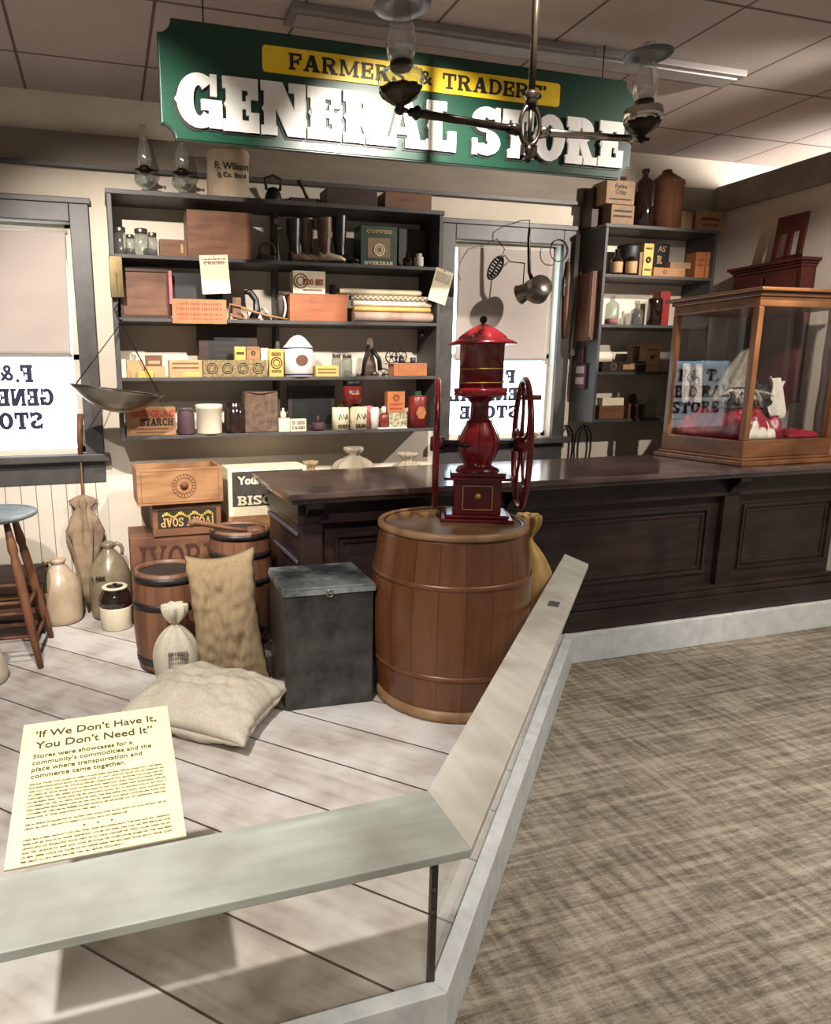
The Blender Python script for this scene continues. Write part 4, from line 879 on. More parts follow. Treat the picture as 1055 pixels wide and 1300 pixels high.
def bx(name, lab, cat, u0, u1, vt, z, dy, mat, depth=.10, txt=(), group=None, rot=0, base=SF, gap=0, bevel=.0015, panel=None):
    Y = base+dy; cx, w, h = span(u0, u1, vt, z, Y)
    z += EPS*.5; m = MB(); m.box(-w/2, w/2, 0, depth, 0, h-EPS*.5); o = m.build(name, G(mat) if isinstance(mat, str) else mat, None, (cx, Y, z), rot, bevel=bevel); tag(o, lab, cat, group)
    if panel:
        pmat, mx_, mz_ = panel[:3]; m = MB(); m.box(-w/2+mx_*w, w/2-mx_*w, -.0012, 0, mz_*h, h*(1-mz_)); m.build('label_panel', G(pmat), o)
    for t in txt:
        s_, rz, rs, tm, kind = t[:5]; rx = t[5] if len(t) > 5 else 0; wd_ = t[6] if len(t) > 6 else .8
        m = MB()
        if kind == 's': slab(m, s_, h*rs, face(rx*w, -.0016, h*rz), st=.24, ho=.18, depth=.0008, width=w*wd_)
        elif kind == 't': m.text(s_, h*rs*1.35, face(rx*w, -.0016, h*rz), bold=.0006, depth=.0006)
        elif kind == 'o': m.ring(h*rs*.5, h*.025, 24, face(rx*w, -.001, h*rz), 5); m.ring(h*rs*.3, h*.02, 20, face(rx*w, -.001, h*rz), 5)
        elif kind == 'r': m.box(rx*w-w*wd_/2, rx*w+w*wd_/2, -.0018, -.0008, h*(rz-rs/2), h*(rz+rs/2))
        elif kind == 'l':
            n = max(3, int(wd_*w/.006))
            for q in range(n): m.box(rx*w-w*wd_/2+w*wd_*q/n, rx*w-w*wd_/2+w*wd_*(q+.65)/n, -.0018, -.0008, h*(rz-rs/2), h*(rz+rs/2)*(1 if q % 3 else .97))
        m.build({'o': 'printed_ring', 'r': 'label_patch', 'l': 'printed_line'}.get(kind, 'lettering'), G(tm), o)
    return o, w, h
def cyl(name, lab, cat, u0, u1, vt, z, dy, prof, mat, group=None, base=SF, parts=(), seg=32):
    """prof: list of (r fraction of half width, z fraction of height)"""
    Y = base+dy; cx, w, h = span(u0, u1, vt, z, Y); R = w/2
    m = MB(); m.lathe([(r*R, q*h+(EPS*.5 if q == 0 else 0)) for r, q in prof], seg); o = m.build(name, G(mat), None, (cx, Y+R*0, z)); tag(o, lab, cat, group)
    for pn, pp, pm in parts:
        m = MB(); m.lathe([(r*R, q*h) for r, q in pp], seg); m.build(pn, G(pm), o)
    return o, R, h
# ------------------------------------------------------------------ on top of the wide unit
def oil_lamp(u, vt, lab, s=1):
    Y = SF+.10; p = at(u, vt, Y); h = p.z-ZT
    o = empty('oil_lamp', lab, 'oil lamp', (p.x+.004, Y, ZT), 0, 'oil lamps on the shelf top')
    m = MB(); m.lathe([(.0,0),(.055*s,0),(.058*s,.008),(.03*s,.02),(.022*s,.035),(.05*s,.055),(.062*s,.075),(.055*s,.1),(.02*s,.112)], 32); m.build('glass_font', G('jarglass'), o)
    m = MB(); m.lathe([(.02,.108),(.024,.115),(.05,.123),(.052,.13),(.03,.138),(.026,.15),(.02,.152)], 28, wob=lambda a, z: 1+(.05*math.cos(12*a) if .12 < z < .135 else 0)); b = m.build('burner', G('darkbrass'), o); k = MB(); k.tube([(.02,0,.13),(.055,-.02,.128)], .003, 6); k.lathe([(.009,-.002),(.009,.002)], 12, T((.058,-.021,.128)) @ RY(PI/2)); k.build('wick_knob', G('darkbrass'), b)
    m = MB(); m.lathe([(.026,.15),(.038,.175),(.042,.20),(.034,.235),(.022,.27),(.018,.30),(.016,h-.02),(.018,h)], 32); m.build('chimney', G('lampglass'), o)
oil_lamp(180, 160, 'left one of two glass oil lamps on top of the wide shelf')
oil_lamp(228, 160, 'right one of two glass oil lamps, beside the large crock')
o, R, h = cyl('large_crock', 'large cream stoneware crock with script writing on top of the shelf', 'crock', 262, 316, 195, ZT, .16, [(.93,0),(.97,.04),(.98,.86),(1.03,.87),(1.03,.96),(.98,1),(.88,1),(.88,.9)], 'stone')
m = MB(); m.text('F. Wilson', .05, face(0, -R*.99, h*.62), bold=.001, depth=.003); m.build('lettering', G('darkink'), o); m = MB(); m.text('& Co. Bros', .036, face(0, -R*.99, h*.45), bold=.0005, depth=.003); m.build('lettering', G('darkink'), o)
# dark tools
p = at(347, 250, SF+.12)
o = empty('flat_iron', 'dark cast iron tool with rounded body on the shelf top', 'iron tool', (p.x, SF+.12, ZT))
m = MB(); m.lathe([(.0,0),(.05,.0),(.055,.02),(.045,.06),(.03,.09),(.0,.10)], 24, Matrix.Diagonal((1,.6,1,1))); m.build('body', G('iron'), o); m = MB(); m.tube([(-.04,0,.08),(-.05,0,.14),(0,0,.16),(.05,0,.14),(.04,0,.08)], .009, 8); m.build('handle', G('darkwood'), o)
o = empty('hand_plane', 'dark wooden hand tool with a slanting handle on the shelf top', 'tool', (at(385, 250, SF+.12).x, SF+.12, ZT))
m = MB(); m.box(-.09, .09, -.025, .025, 0, .045); m.build('stock', G('darkwood'), o, bevel=.006); m = MB(); m.tube([(.03,0,.04),(.0,0,.10),(-.03,0,.145)], [.011,.009,.012], 8); m.build('handle', G('darkwood'), o)
bx('dark_chest', 'long dark wooden box on the shelf top, left of its pair', 'box', 415, 479, 240, ZT, .06, 'darkwood', .14, group=None)
bx('dark_chest', 'dark reddish wooden box at the right end of the shelf top', 'box', 489, 548, 245, ZT, .06, 'crate2', .14)
# ------------------------------------------------------------------ row 1
JP = [(.9,0),(1,.04),(1,.72),(.78,.82),(.72,.84),(.72,.86)]
for i, (u0, u1, vt, dy, lab) in enumerate(((145,161,289,.05,'leftmost glass canning jar with zinc lid on the upper shelf'),(160,171,298,.04,'short glass jar between two taller ones on the upper shelf'),(170,189,291,.06,'widest glass canning jar on the upper shelf'),(187,200,296,.03,'rightmost glass jar of the row on the upper shelf'))):
    cyl('glass_jar', lab, 'jar', u0, u1, vt, Z1, dy, JP, 'jarglass', 'glass jars on the upper shelf', parts=[('jar_lid', [(0,.84),(.86,.84),(.88,.86),(.88,.97),(.82,1),(0,1)], 'steel')])
bx('small_box', 'small red brown wooden box beside the glass jars', 'box', 203, 238, 304, Z1, .05, 'brownwood', .08, [('x', .5, .5, 'tan', 'r', .3, .08)])
bx('flat_wooden_chest', 'large plain brown wooden chest on the upper shelf', 'chest', 238, 320, 268, Z1, .05, 'brownwood', .16)
p = at(340, 322, SF+.06)
o = empty('sad_iron', 'dark iron with arched handle at the middle divider', 'iron', (p.x, SF+.07, Z1))
m = MB(); m.prism([(-.06,-.03),(.04,-.03),(.07,0),(.04,.03),(-.06,.03)], 0, .035); m.build('base', G('iron'), o, bevel=.004); m = MB(); m.tube([(-.045,0,.03),(-.045,0,.08),(-.02,0,.10),(.03,0,.10),(.045,0,.07),(.04,0,.03)], .008, 8); m.build('handle', G('darkwood'), o)
def boot(u, vt, lab, hi, lo_, dy, rot, s=1.0):
    p = at(u, vt, SF+dy); h = p.z-Z1
    o = empty('tall_boot', lab, 'boot', (p.x, SF+dy, Z1), rot, 'boots on the upper shelf')
    m = MB(); secs = [(0,.030,.036,.045),(.0,.034,.03,.10),(0,.036,.035,.15),(-.004,.042,.04,.19),(-.004,.044,.042,h-.01),(-.004,.044,.042,h)]
    def ringp(cx, rx, ry, z, n=20): return [(cx+rx*math.cos(2*PI*k/n), ry*math.sin(2*PI*k/n), z) for k in range(n)]
    vs = []; fs = []; n = 20; R_s = [(.0,.032,.03,.05),(-.002,.031,.028,.08),(-.004,.034,.030,.11),(-.006,.042,.036,.16),(-.006,.046,.038,h-.02),(-.006,.047,.04,h)]
    for cx, rx, ry, z in R_s: vs += ringp(cx, rx, ry, z)
    for i in range(len(R_s)-1):
        for k in range(n): fs.append((i*n+k, i*n+(k+1) % n, (i+1)*n+(k+1) % n, (i+1)*n+k))
    m.add(vs, fs, True); m.build('shaft', G(hi), o)
    def fn(a, t):
        x = -.034+.155*t; wy = (.030 if t < .25 else .030+.006*math.sin((t-.25)/.75*PI))*(1 if t < .8 else math.sqrt(max(0, 1-((t-.8)/.2)**2))+.02)*(1 if t > .05 else .7)
        top = .062 if t < .3 else .062-.038*((t-.3)/.7)**.7
        if t > .92: top *= .7
        aa = 2*PI*a; return (x, wy*math.cos(aa), .012+top*.5+top*.5*math.sin(aa))
    m = MB(); m.grid(fn, 20, 16, closeu=True); m.build('foot', G(lo_), o)
    m = MB(); m.prism([(-.036,-.025),(.02,-.02),(.07,-.032),(.112,-.02),(.122,0),(.112,.02),(.07,.032),(.02,.02),(-.036,.025)], 0, .012); m.box(-.036,.0,-.024,.024,0,.03) if False else None; m.build('sole', G('leather'), o)
    if hi == 'brownleather':
        m = MB()
        for k in range(9): m.lathe([(.004,0),(.003,.004),(0,.005)], 8, T((.03, -.028, .10+.012*k)) @ RX(PI/2))
        m.build('buttons', G('creamleather'), o)
boot(374, 279, 'black boot furthest left in the row of boots', 'leather', 'brownleather', .10, .1)
boot(390, 278, 'brown and cream button boot, left one of the pair', 'brownleather', 'creamleather', .12, -.25)
boot(413, 277, 'brown and cream button boot, right one of the pair', 'brownleather', 'creamleather', .06, -.45)
boot(432, 275, 'black boot furthest right, beside the green picture box', 'leather', 'leather', .09, -.2)
bx('picture_tin', 'dark green tin with pictorial label and lettering on the upper shelf', 'tin', 458, 504, 287, Z1, .05, 'greentin', .12, [('OVERSBAR', .07, .09, 'cream', 's', 0, .8), ('x', .45, .5, 'kraft', 'r', 0, .62), ('x', .4, .28, 'cream', 'o'), ('COFFEE', .86, .09, 'tan', 's', 0, .7)])
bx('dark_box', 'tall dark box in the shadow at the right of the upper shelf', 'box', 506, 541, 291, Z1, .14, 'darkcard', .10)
cyl('small_dark_bottle', 'small dark bottle before the dark box on the upper shelf', 'bottle', 512, 523, 321, Z1, .04, [(.9,0),(1,.1),(1,.6),(.4,.75),(.4,.95),(.5,1),(0,1)], 'darkgl')
cyl('small_white_jar', 'tiny white jar at the right end of the upper shelf', 'jar', 526, 537, 322, Z1, .04, [(.8,0),(1,.15),(1,.7),(.6,.8),(.7,.95),(.5,1),(0,1)], 'whitecloth')
# ------------------------------------------------------------------ row 2
o, w, h = bx('framed_crate', 'square brown crate end with a dark frame on the second shelf', 'crate', 152, 216, 341, Z2, .03, 'brownwood', .14)
m = MB()
for a in ((-w/2,w/2,0,.018),(-w/2,w/2,h-.018,h),(-w/2,-w/2+.016,.018,h-.018),(w/2-.016,w/2,.018,h-.018)): m.box(a[0], a[1], -.008, .0, a[2], a[3])
m.build('frame', G('darkwood'), o, bevel=.002)
o, w, h = bx('seed_box', 'open box with pink end and orange printed flap hanging down', 'box', 215, 283, 347, Z2, .05, 'black', .12)
fl = MB(); cx_, fw, fh = span(218, 287, 380, zof(250, 411, SF-.01), SF-.012); zb_ = zof(250, 411, SF-.012)-Z2
fl.box(-fw/2, fw/2, -.066, -.060, zb_, zb_+fh); f = fl.build('flap', G('orange'), o, (.006,0,0), bevel=.001)
for q, hq in ((.80, .10), (.60, .14), (.38, .10), (.2, .06)):
    m = MB()
    for k in range(20): m.box(-fw*.42+fw*.84*k/20, -fw*.42+fw*.84*(k+.3+.4*((k*7) % 5)/5)/20, -.0672, -.0662, zb_+fh*(q-hq/2), zb_+fh*(q+hq/2))
    m.build('printed_line', G('redink'), f)
m = MB(); m.box(-w/2-.004, -w/2+.012, -.06, .0, h*.30, h); m.build('pink_end', G('pink'), o, bevel=.001)
m = MB(); m.box(-w/2, w/2, -.06, .0, .0, .012); m.build('bottom', G('kraft'), o)
def notice(u0, v0, u1, v1, Y, lab, rot, lines, th=.0012):
    cx = at((u0+u1)/2, (v0+v1)/2, Y); w = at(u1, (v0+v1)/2, Y).x-at(u0, (v0+v1)/2, Y).x; h = at((u0+u1)/2, v0, Y).z-at((u0+u1)/2, v1, Y).z
    o = empty('paper_notice', lab, 'notice', (cx.x, Y, cx.z), (0, rot, 0)); m = MB(); m.box(-w/2, w/2, -th, 0, -h/2, h/2); m.build('paper', G('cream'), o)
    rr = random.Random(int(u0)); m = MB(); y = h/2-.025
    for sc in lines:
        x = -w*.4
        while x < w*.4:
            L = rr.uniform(.006, .02); m.box(x, min(x+L, w*.42), -th-.0006, -th, y, y+sc); x += L+.004
        y -= sc*2.2
    m.build('writing', G('brownink'), o)
    m = MB(); m.lathe([(.003,0),(.003,.004)], 8, T((0, -th, h/2-.006)) @ RX(PI/2)); m.build('tack', G('iron'), o)
    return o, w, h
o, w, h = notice(255, 324, 291, 373, SF-.003-.006, 'cream price notice pinned to the edge of the upper shelf', -.06, [.006, .002, .002])
slab(MB(), 'PRICES', .016, face(0, -.0016, h*.30), st=.2, ho=.15, depth=.0006, width=w*.7).build('lettering', G('brownink'), o)
notice(548, 342, 571, 385, SF-.001, 'handwritten cream card pinned aslant at the right end of the wide shelf', .28, [.003]*9)
# hand tools
o = empty('hat_form', 'curved dark leather hat form near the middle divider', 'form', (at(322, 402, SF+.08).x, SF+.08, Z2))
m = MB(); m.tube([(-.01,0,0),(.02,0,.06),(.015,0,.12),(-.02,0,.165),(-.05,0,.16)], [.028,.022,.018,.020,.012], 12); m.build('form', G('leather'), o); m = MB(); m.box(-.035, .035, -.03, .03, 0, .012); m.build('foot', G('darkwood'), o)
o = empty('wooden_rack', 'small light wooden folding frame on the second shelf', 'rack', (at(303, 402, SF+.05).x, SF+.05, Z2))
m = MB(); m.tube([(-.055,0,.004),(-.05,0,.09),(.05,.01,.07),(.06,0,.004)], .005, 6); m.tube([(-.055,0,.03),(.05,0,.004)], .005, 6); m.build('frame', G('crate'), o)
m = MB(); m.box(-.03, .02, .02, .035, 0.01, .13); m.build('paddle', G('brownwood'), o)
m = MB(); m.tube([(at(306,391,SF+.02).x, SF+.02, zof(306,391,SF+.02)), (at(336,399,SF+.02).x, SF+.02, zof(336,399,SF+.02)-.004), (at(365,405,SF+.02).x, SF+.02, Z2+.007)], [.0065,.006,.006], 8)
tag(m.build('wooden_stick', G('crate')), 'thin pale wooden stick slanting across the second shelf', 'stick')
o = empty('boot_last', 'white painted wooden boot form against the divider', 'form', (at(357, 402, SF+.06).x, SF+.06, Z2))
m = MB(); m.lathe([(.0,0),(.022,0),(.02,.05),(.028,.12),(.024,.155),(.0,.165)], 20, Matrix.Diagonal((1,.7,1,1))); m.build('form', G('darkwood'), o)
m = MB(); m.grid(lambda s, t: (.016+.012*math.sin(PI*t)-.01*s, -.02, .02+.12*t), 4, 12); m.build('white_edge', G('whitecloth'), o, solid=.002)
o1, w, h = bx('long_orange_box', 'long orange brown wooden box on the second shelf', 'box', 368, 441, 373, Z2, .03, woodmat('orange wood', (136,78,46), (166,98,60), 'x', 8, .5), .14)
bx('cookie_box', 'cream lettered carton standing on the long orange box', 'carton', 372, 413, 344, Z2+h, .04, 'cream', .08, [('COOKIES', .52, .26, 'redink', 's', .12, .62), ('x', .55, .62, 'brownink', 'o', -.26), ('x', .16, .07, 'brownink', 'l', .1, .6)])
cyl('small_black_tin', 'small round black tin on the orange box', 'tin', 418, 427, 362, Z2+h, .05, [(1,0),(1,.85),(1.05,.86),(1.05,1),(0,1)], 'iron')
def bolt(u0, u1, v0, v1, Y, lab, mat, flat=1.0, endr=True):
    a = at(u0, (v0+v1)/2, Y); b = at(u1, (v0+v1)/2, Y); r = (at(u0, v0, Y).z-at(u0, v1, Y).z)/2; L = b.x-a.x
    m = MB(); X = RY(PI/2) @ Matrix.Diagonal((1, 1.6, 1, 1)); m.lathe([(0,0),(r*.25,.001),(r*.97,.0),(r,.004),(r,L-.004),(r*.97,L),(0,L)], 24, X)
    o = m.build('fabric_bolt', mat, None, (a.x, Y+r*1.6*0+.02, Z2+0)); tag(o, lab, 'fabric', 'fabric bolts on the second shelf')
    m = MB(); pts = [(0.0-.001, 1.5*r*(.1+.85*t/40)*math.cos(t*.45), r*(.1+.85*t/40)*math.sin(t*.45)) for t in range(41)]; m.tube(pts, r*.04, 5); m.build('rolled_end', G('brownink'), o)
    return o, r
def checks():
    m, nt, b = newmat('checked cloth'); mp = mapping(nt, (60,60,60)); ck = N(nt, 'ShaderNodeTexChecker'); ck.inputs['Scale'].default_value = 1.0; nt.links.new(mp.outputs[0], ck.inputs[0])
    ck.inputs[1].default_value = (*lin((214,202,176)), 1); ck.inputs[2].default_value = (*lin((140,116,90)), 1); nt.links.new(ck.outputs[0], b.inputs['Base Color']); b.inputs['Roughness'].default_value = .85; return m
zz = Z2
for (u0, u1, v0, v1, lab, mt) in ((449,548,392,406,'thickest mauve grey fabric bolt at the bottom of the pile',noisemat('mauve cloth',(150,124,112),(184,160,144),8,.85)),(450,547,386,392.5,'yellow ochre fabric bolt in the pile',noisemat('ochre cloth',(206,168,96),(222,188,116),20,.85)),(449,548,379,386.5,'cream fabric bolt between ochre and checked ones',G('whitecloth')),(446,545,372.5,379.5,'checked brown and cream fabric bolt',checks()),(431,535,365,373,'cream fabric bolt on top of the pile, spiral end showing',G('cream'))):
    o, r = bolt(u0, u1, v0, v1, SF+.05, lab, mt); o.location.z = zz+r; zz += 2*r+.0005
# ------------------------------------------------------------------ row 3
g = 'small packets on the third shelf'
bx('narrow_packet', 'narrow cream packet at the left end of the third shelf', 'packet', 153, 160, 456, Z3, .02, 'cream', .05, group=g)
bx('tan_packet', 'plain tan packet beside the narrow cream one', 'packet', 161, 183, 457, Z3, .03, 'tan', .05, group=g)
bx('yellow_packet', 'low yellow packet in front of the tan packet', 'packet', 175, 195, 471, Z3, .005, 'yellow', .02, group=g)
o, w, h = bx('small_tan_box', 'small tan box carrying a little brown crate', 'box', 184, 210, 465, Z3, .03, 'tan', .07)
bx('tiny_crate', 'tiny brown crate stacked on a small tan box', 'crate', 185, 206, 451, Z3+h, .035, 'brownwood', .06, [('x', .35, .3, 'tan', 'r', 0, .7)])
bx('printed_box', 'tan box with two printed lines and a yellow label', 'box', 215, 257, 457, Z3, .02, 'tan', .08, [('x', .8, .1, 'brownink', 'l', 0, .8), ('x', .55, .1, 'brownink', 'l', 0, .8), ('x', .16, .26, 'yellow', 'r', .15, .5)])
bx('ornate_box', 'long ornate olive box with four printed medallions', 'box', 258, 339, 457, Z3, .02, noisemat('ornate print', (92,76,44), (152,130,84), 60, .5), .09, [('x', .5, .62, 'darkink', 'o', q) for q in (-.36, -.12, .12, .36)])
bx('carved_box', 'large dark carved wooden box behind the ornate box', 'box', 253, 327, 413, Z3, .14, 'darkwood', .10, [('x', q, .05, 'darkcard', 'l', 0, .5) for q in (.3, .42, .54, .66)], panel=('black', .16, .16))
_, _, h = span(258, 339, 457, Z3, SF+.02)
bx('label_packet', 'small packet with yellow green label on the ornate box', 'packet', 298, 312, 440, Z3+h, .035, 'yellow', .04, [('x', .5, .2, 'greentin', 'r', 0, .7)])
bx('pine_block', 'small pine box with a dark knot on the ornate box', 'box', 313, 330, 440, Z3+h, .035, 'crate', .05, [('x', .5, .3, 'darkink', 'o')])
bx('white_packet', 'plain white packet left of the tall yellow packet', 'packet', 331, 341, 442, Z3+h, .05, 'cream', .04)
bx('tall_yellow_packet', 'tall yellow packet with brown print next to the canister', 'packet', 342, 360, 443, Z3, .02, 'yellow', .05, [('x', .82, .14, 'brownink', 'l', 0, .7), ('x', .5, .4, 'brownink', 'o'), ('x', .2, .1, 'brownink', 'l', 0, .7)], group=g)
o, R, h = cyl('enamel_canister', 'white enamel canister with pointed lid and dark bands', 'canister', 360, 396, 424, Z3, .07, [(1,0),(1,.66),(.96,.68)], 'whitelet')
m = MB(); m.lathe([(R*1.02, h*.67), (R*.98, h*.70), (R*.5, h*.90), (R*.2, h*.965), (0, h*.97)], 32); l = m.build('lid', G('whitelet'), o); k = MB(); k.lathe([(R*.14, h*.95), (R*.2, h*.99), (R*.14, h*1.03), (0, h*1.04)], 16); k.build('lid_knob', G('iron'), l)
for z in (.05, .66): m = MB(); m.lathe([(R*1.0, h*z-.004), (R*1.025, h*z-.003), (R*1.025, h*z+.003), (R*1.0, h*z+.004)], 32); m.build('band', G('navy'), o)
m = MB(); m.prism([(R*.42*math.cos(2*PI*k/16), R*.36*math.sin(2*PI*k/16)) for k in range(16)], 0, .006, face(0, -R*.995, h*.38)); m.build('picture_print', G('brownwood'), o)
bx('yellow_box', 'yellow box with faint print right of the canister', 'box', 401, 430, 464, Z3, .015, 'yellow', .06, [('x', .65, .14, 'brownink', 'l', 0, .8), ('x', .35, .14, 'brownink', 'l', 0, .8)])
for (u0, u1, vt, dy, lab) in ((421,433,449,.09,'left glass jar behind the yellow box'),(434,447,450,.07,'glass jar right of the yellow box on the third shelf')):
    cyl('preserve_jar', lab, 'jar', u0, u1, vt, Z3, dy, JP, 'jarglass', 'preserve jars on the third shelf', parts=[('jar_lid', [(0,.84),(.82,.84),(.82,.97),(.78,1),(0,1)], 'steel')])
# cherry stoner / sewing head
p = at(470, 476, SF+.06)
o = empty('cast_iron_press', 'dark cast iron hand press with pyramid body on the third shelf', 'machine', (p.x, SF+.07, Z3)); H = zof(470, 428, SF+.07)-Z3
m = MB(); m.lathe([(.07,0),(.072,.012),(.05,.03),(.045,.07),(.03,.12),(.022,H-.02),(.012,H-.005),(0,H)], 6, Matrix.Diagonal((1,.7,1,1)) @ RZ(.3), smooth=False); m.build('body', noisemat('rough brown iron', (52,40,34), (92,72,58), 24, .5, .4), o)
m = MB(); m.tube([(.0,-.03,H*.7),(.045,-.04,H*.45),(.055,-.04,H*.15)], [.012,.014,.016], 8); m.tube([(-.02,-.03,H*.8),(-.05,-.03,H*.4),(-.06,-.03,0.005)], .009, 8); m.build('arms', G('iron'), o)
m = MB(); m.lathe([(.012,0),(.014,.03),(0,.032)], 12, T((.01,-.055,.0))); m.build('cup', G('nickel'), o)
# two wheels
for i, (u, lab) in enumerate(((497, 'left spoked iron toy wheel above the orange box'), (509, 'right spoked iron toy wheel above the orange box'))):
    pc = at(u, 453, SF+.09+.02*i); r = .042; m = MB(); X = T((0,0,r+.005)) @ RX(PI/2)
    m.ring(r-.003, .0038, 36, X, 6); m.lathe([(0,-.006),(.01,-.006),(.01,.006),(0,.006)], 16, X)
    for k in range(6): a = PI*k/6*2; m.tube([(.008*math.cos(a), .008*math.sin(a), 0), (r*.95*math.cos(a), r*.95*math.sin(a), 0)], .0025, 5, X)
    if i == 0:
        oo = empty('wheeled_gadget', 'pair of small spoked iron wheels on a stand by the orange box', 'gadget', (at(503, 453, SF+.1).x, SF+.10, Z3))
    q = m.build('wheel', G('iron'), oo, (pc.x-oo.location.x, .02*i-.01, pc.z-Z3-r-.005))
m = MB(); m.box(-.03, .03, -.02, .02, 0, .01); m.tube([(0,0,.01),(0,0,at(503,453,SF+.1).z-Z3)], .005, 8); m.tube([(-.03,-.0,at(503,453,SF+.1).z-Z3),(.03,.0,at(503,453,SF+.1).z-Z3)], .003, 6); m.build('stand', G('iron'), oo)
o, w, h = bx('wedge_box', 'long orange box with pink lid at the right of the third shelf', 'box', 500, 542, 462, Z3, .02, 'orange', .09)
m = MB(); m.box(-w*.62, w/2, -.002, .085, h, h+.004); m.build('lid', G('pink'), o)
m = MB(); 
for k in (-.2, .15): m.lathe([(.016, 0), (.018, .035), (.016, .035), (.014, .004)], 16, T((w*k, .04, h+.004)))
m.box(-w*.3, w*.3, .035, .045, h+.004, h+.012); tag(m.build('tin_mould', G('tin'), None, Vector(o.location)), 'small grey double tin mould on top of the pink lid', 'mould')
pb = at(541, 432, SF+.1)
o = empty('hanging_bell', 'small dark metal bell hanging from the shelf by its right end', 'bell', (pb.x-.03, SF+.10, Z2-TH_))
m = MB(); m.tube([(0,0,0),(0,0,-.02)], .003, 6); m.lathe([(.0,-.02),(.012,-.024),(.018,-.045),(.024,-.06),(.02,-.06)], 20); m.build('bell', G('iron'), o)
# ------------------------------------------------------------------ row 4
bx('starch_box', 'orange wooden starch box with black letters under the scale pan', 'box', 160, 223, 517, Z4, .02, 'crate', .12, [('DOUGLAS', .78, .24, 'redink', 's', .05, .85), ('STARCH', .48, .26, 'black', 's', .12, .66), ('x', .24, .05, 'brownink', 'l', 0, .7), ('x', .12, .04, 'brownink', 'l', 0, .6)])
cyl('purple_jar', 'glass jar filled with dark purple cloth', 'jar', 225, 247, 517, Z4, .05, [(.95,0),(1,.05),(1,.75),(.8,.85),(.8,.9)], 'purple', parts=[('jar_lid', [(0,.88),(.84,.88),(.84,1),(0,1)], 'jarglass')])
cyl('cream_crock', 'cream straight sided crock on the bottom shelf', 'crock', 249, 282, 513, Z4, .06, [(.92,0),(.97,.04),(.97,.82),(1.04,.84),(1.04,.98),(.98,1),(.88,1),(.88,.8)], 'creamglaze')
cyl('dark_jar', 'dark glazed jar beside the cream crock', 'jar', 284, 312, 511, Z4, .06, [(.88,0),(.95,.05),(.98,.6),(.86,.82),(.66,.9),(.68,.97),(.6,1),(.5,1),(.5,.9)], 'brownglaze')
o, w, h = bx('paper_sack', 'rough mottled brown paper sack on the bottom shelf', 'paper sack', 311, 353, 497, Z4, .03, noisemat('mottled brown paper', (72,54,42), (112,88,70), 26, .8, bmp=.4), .11, bevel=.006)
m = MB(); m.tube([(-w*.46,.0,h),(-.01,-.01,h-.012),(w*.46,.0,h)], .004, 6); m.build('folded_top', G('brownwood'), o)
bx('slate_picture', 'dark framed slate board at the back of the bottom shelf', 'slate', 366, 425, 490, Z4, .17, 'darkcard', .02, panel=('black', .08, .12))
o, w, h = bx('small_cream_box', 'small cream box lying by the paper sack', 'box', 354, 368, 531, Z4, .03, 'cream', .05)
cyl('small_white_bottle', 'small white bottle on the cream box by the paper sack', 'bottle', 356, 363, 518, Z4+h, .05, [(1,0),(1,.5),(.4,.7),(.4,1),(0,1)], 'cream')
bx('lettered_cream_box', 'little cream box with brown letters on the bottom shelf', 'box', 369, 389, 532, Z4, .02, 'cream', .05, [('SWISS', .7, .26, 'brownink', 's', 0, .8), ('CAMEO', .3, .26, 'brownink', 's', 0, .8)])
o, R, h = cyl('candle_holder', 'dark purple chamber candlestick before the slate', 'candlestick', 396, 411, 536, Z4, .05, [(.8,0),(1,.2),(1,.8),(.9,1),(0,.9)], 'purple')
m = MB(); m.lathe([(.008,h*.8),(.008,h+.04),(0,h+.04)], 12); m.build('candle', G('purple'), o)
for (u0, u1, vt, lab, tx) in ((422,442,513,'cream canister with gold lid and lettering, left one','CORN'),(444,465,512,'cream canister with gold lid and lettering, right one','SALADA')):
    o, R, h = cyl('lettered_canister', lab, 'canister', u0, u1, vt, Z4, .06, [(1,0),(1,.88)], 'cream', 'cream canisters on the bottom shelf', parts=[('lid', [(1,.87),(.6,.9),(.58,1),(0,1)], 'brass')])
    slab(MB(), tx, h*.14, face(0, -R*1.0, h*.15), depth=.004, width=R*1.3).build('lettering', G('darkink'), o)
    m = MB(); 
    for k in range(3): m.tube([(-R*.5+R*.4*k, -R*.95, h*.4), (-R*.3+R*.4*k, -R*.97, h*.62), (-R*.15+R*.4*k, -R*.95, h*.45)], .0035, 5)
    m.build('printed_figures', G('darkink'), o)
_, _, h = span(422, 442, 513, Z4, SF+.06)
o, w, h2 = cyl('red_coffee_tin', 'round red and black tin standing on the cream canisters', 'tin', 436, 458, 484, Z4+h, .06, [(1,0),(1,.82)], 'redtin', parts=[('lid', [(1.02,.8),(1.02,.98),(.95,1),(0,1)], 'black')])
m = MB(); m.text('SALADA', .014, face(0, -w*1.0, h2*.45), bold=.0008, depth=.003); m.build('lettering', G('yellow'), o)
cyl('pink_tin', 'pink and white tin behind the right canister', 'tin', 461, 473, 515, Z4, .13, [(1,0),(1,.9),(.9,.92),(.9,1),(0,1)], 'pink')
cyl('glass_shaker', 'white patterned tin right of the pink tin', 'tin', 470, 481, 517, Z4, .09, [(1,0),(1,.9),(.8,.95),(.8,1),(0,1)], 'whitecloth')
o, R, h = cyl('red_bottle', 'small red bottle with white stopper on the bottom shelf', 'bottle', 482, 492, 516, Z4, .05, [(1,0),(1,.6),(.5,.7)], 'redtin', parts=[('stopper', [(.5,.7),(.55,.9),(.4,1),(0,1)], 'whitelet')])
bx('flat_white_tray', 'flat white tray at the shelf edge below the printed tin', 'tray', 481, 517, 543, Z4, .005, 'whitelet', .04)
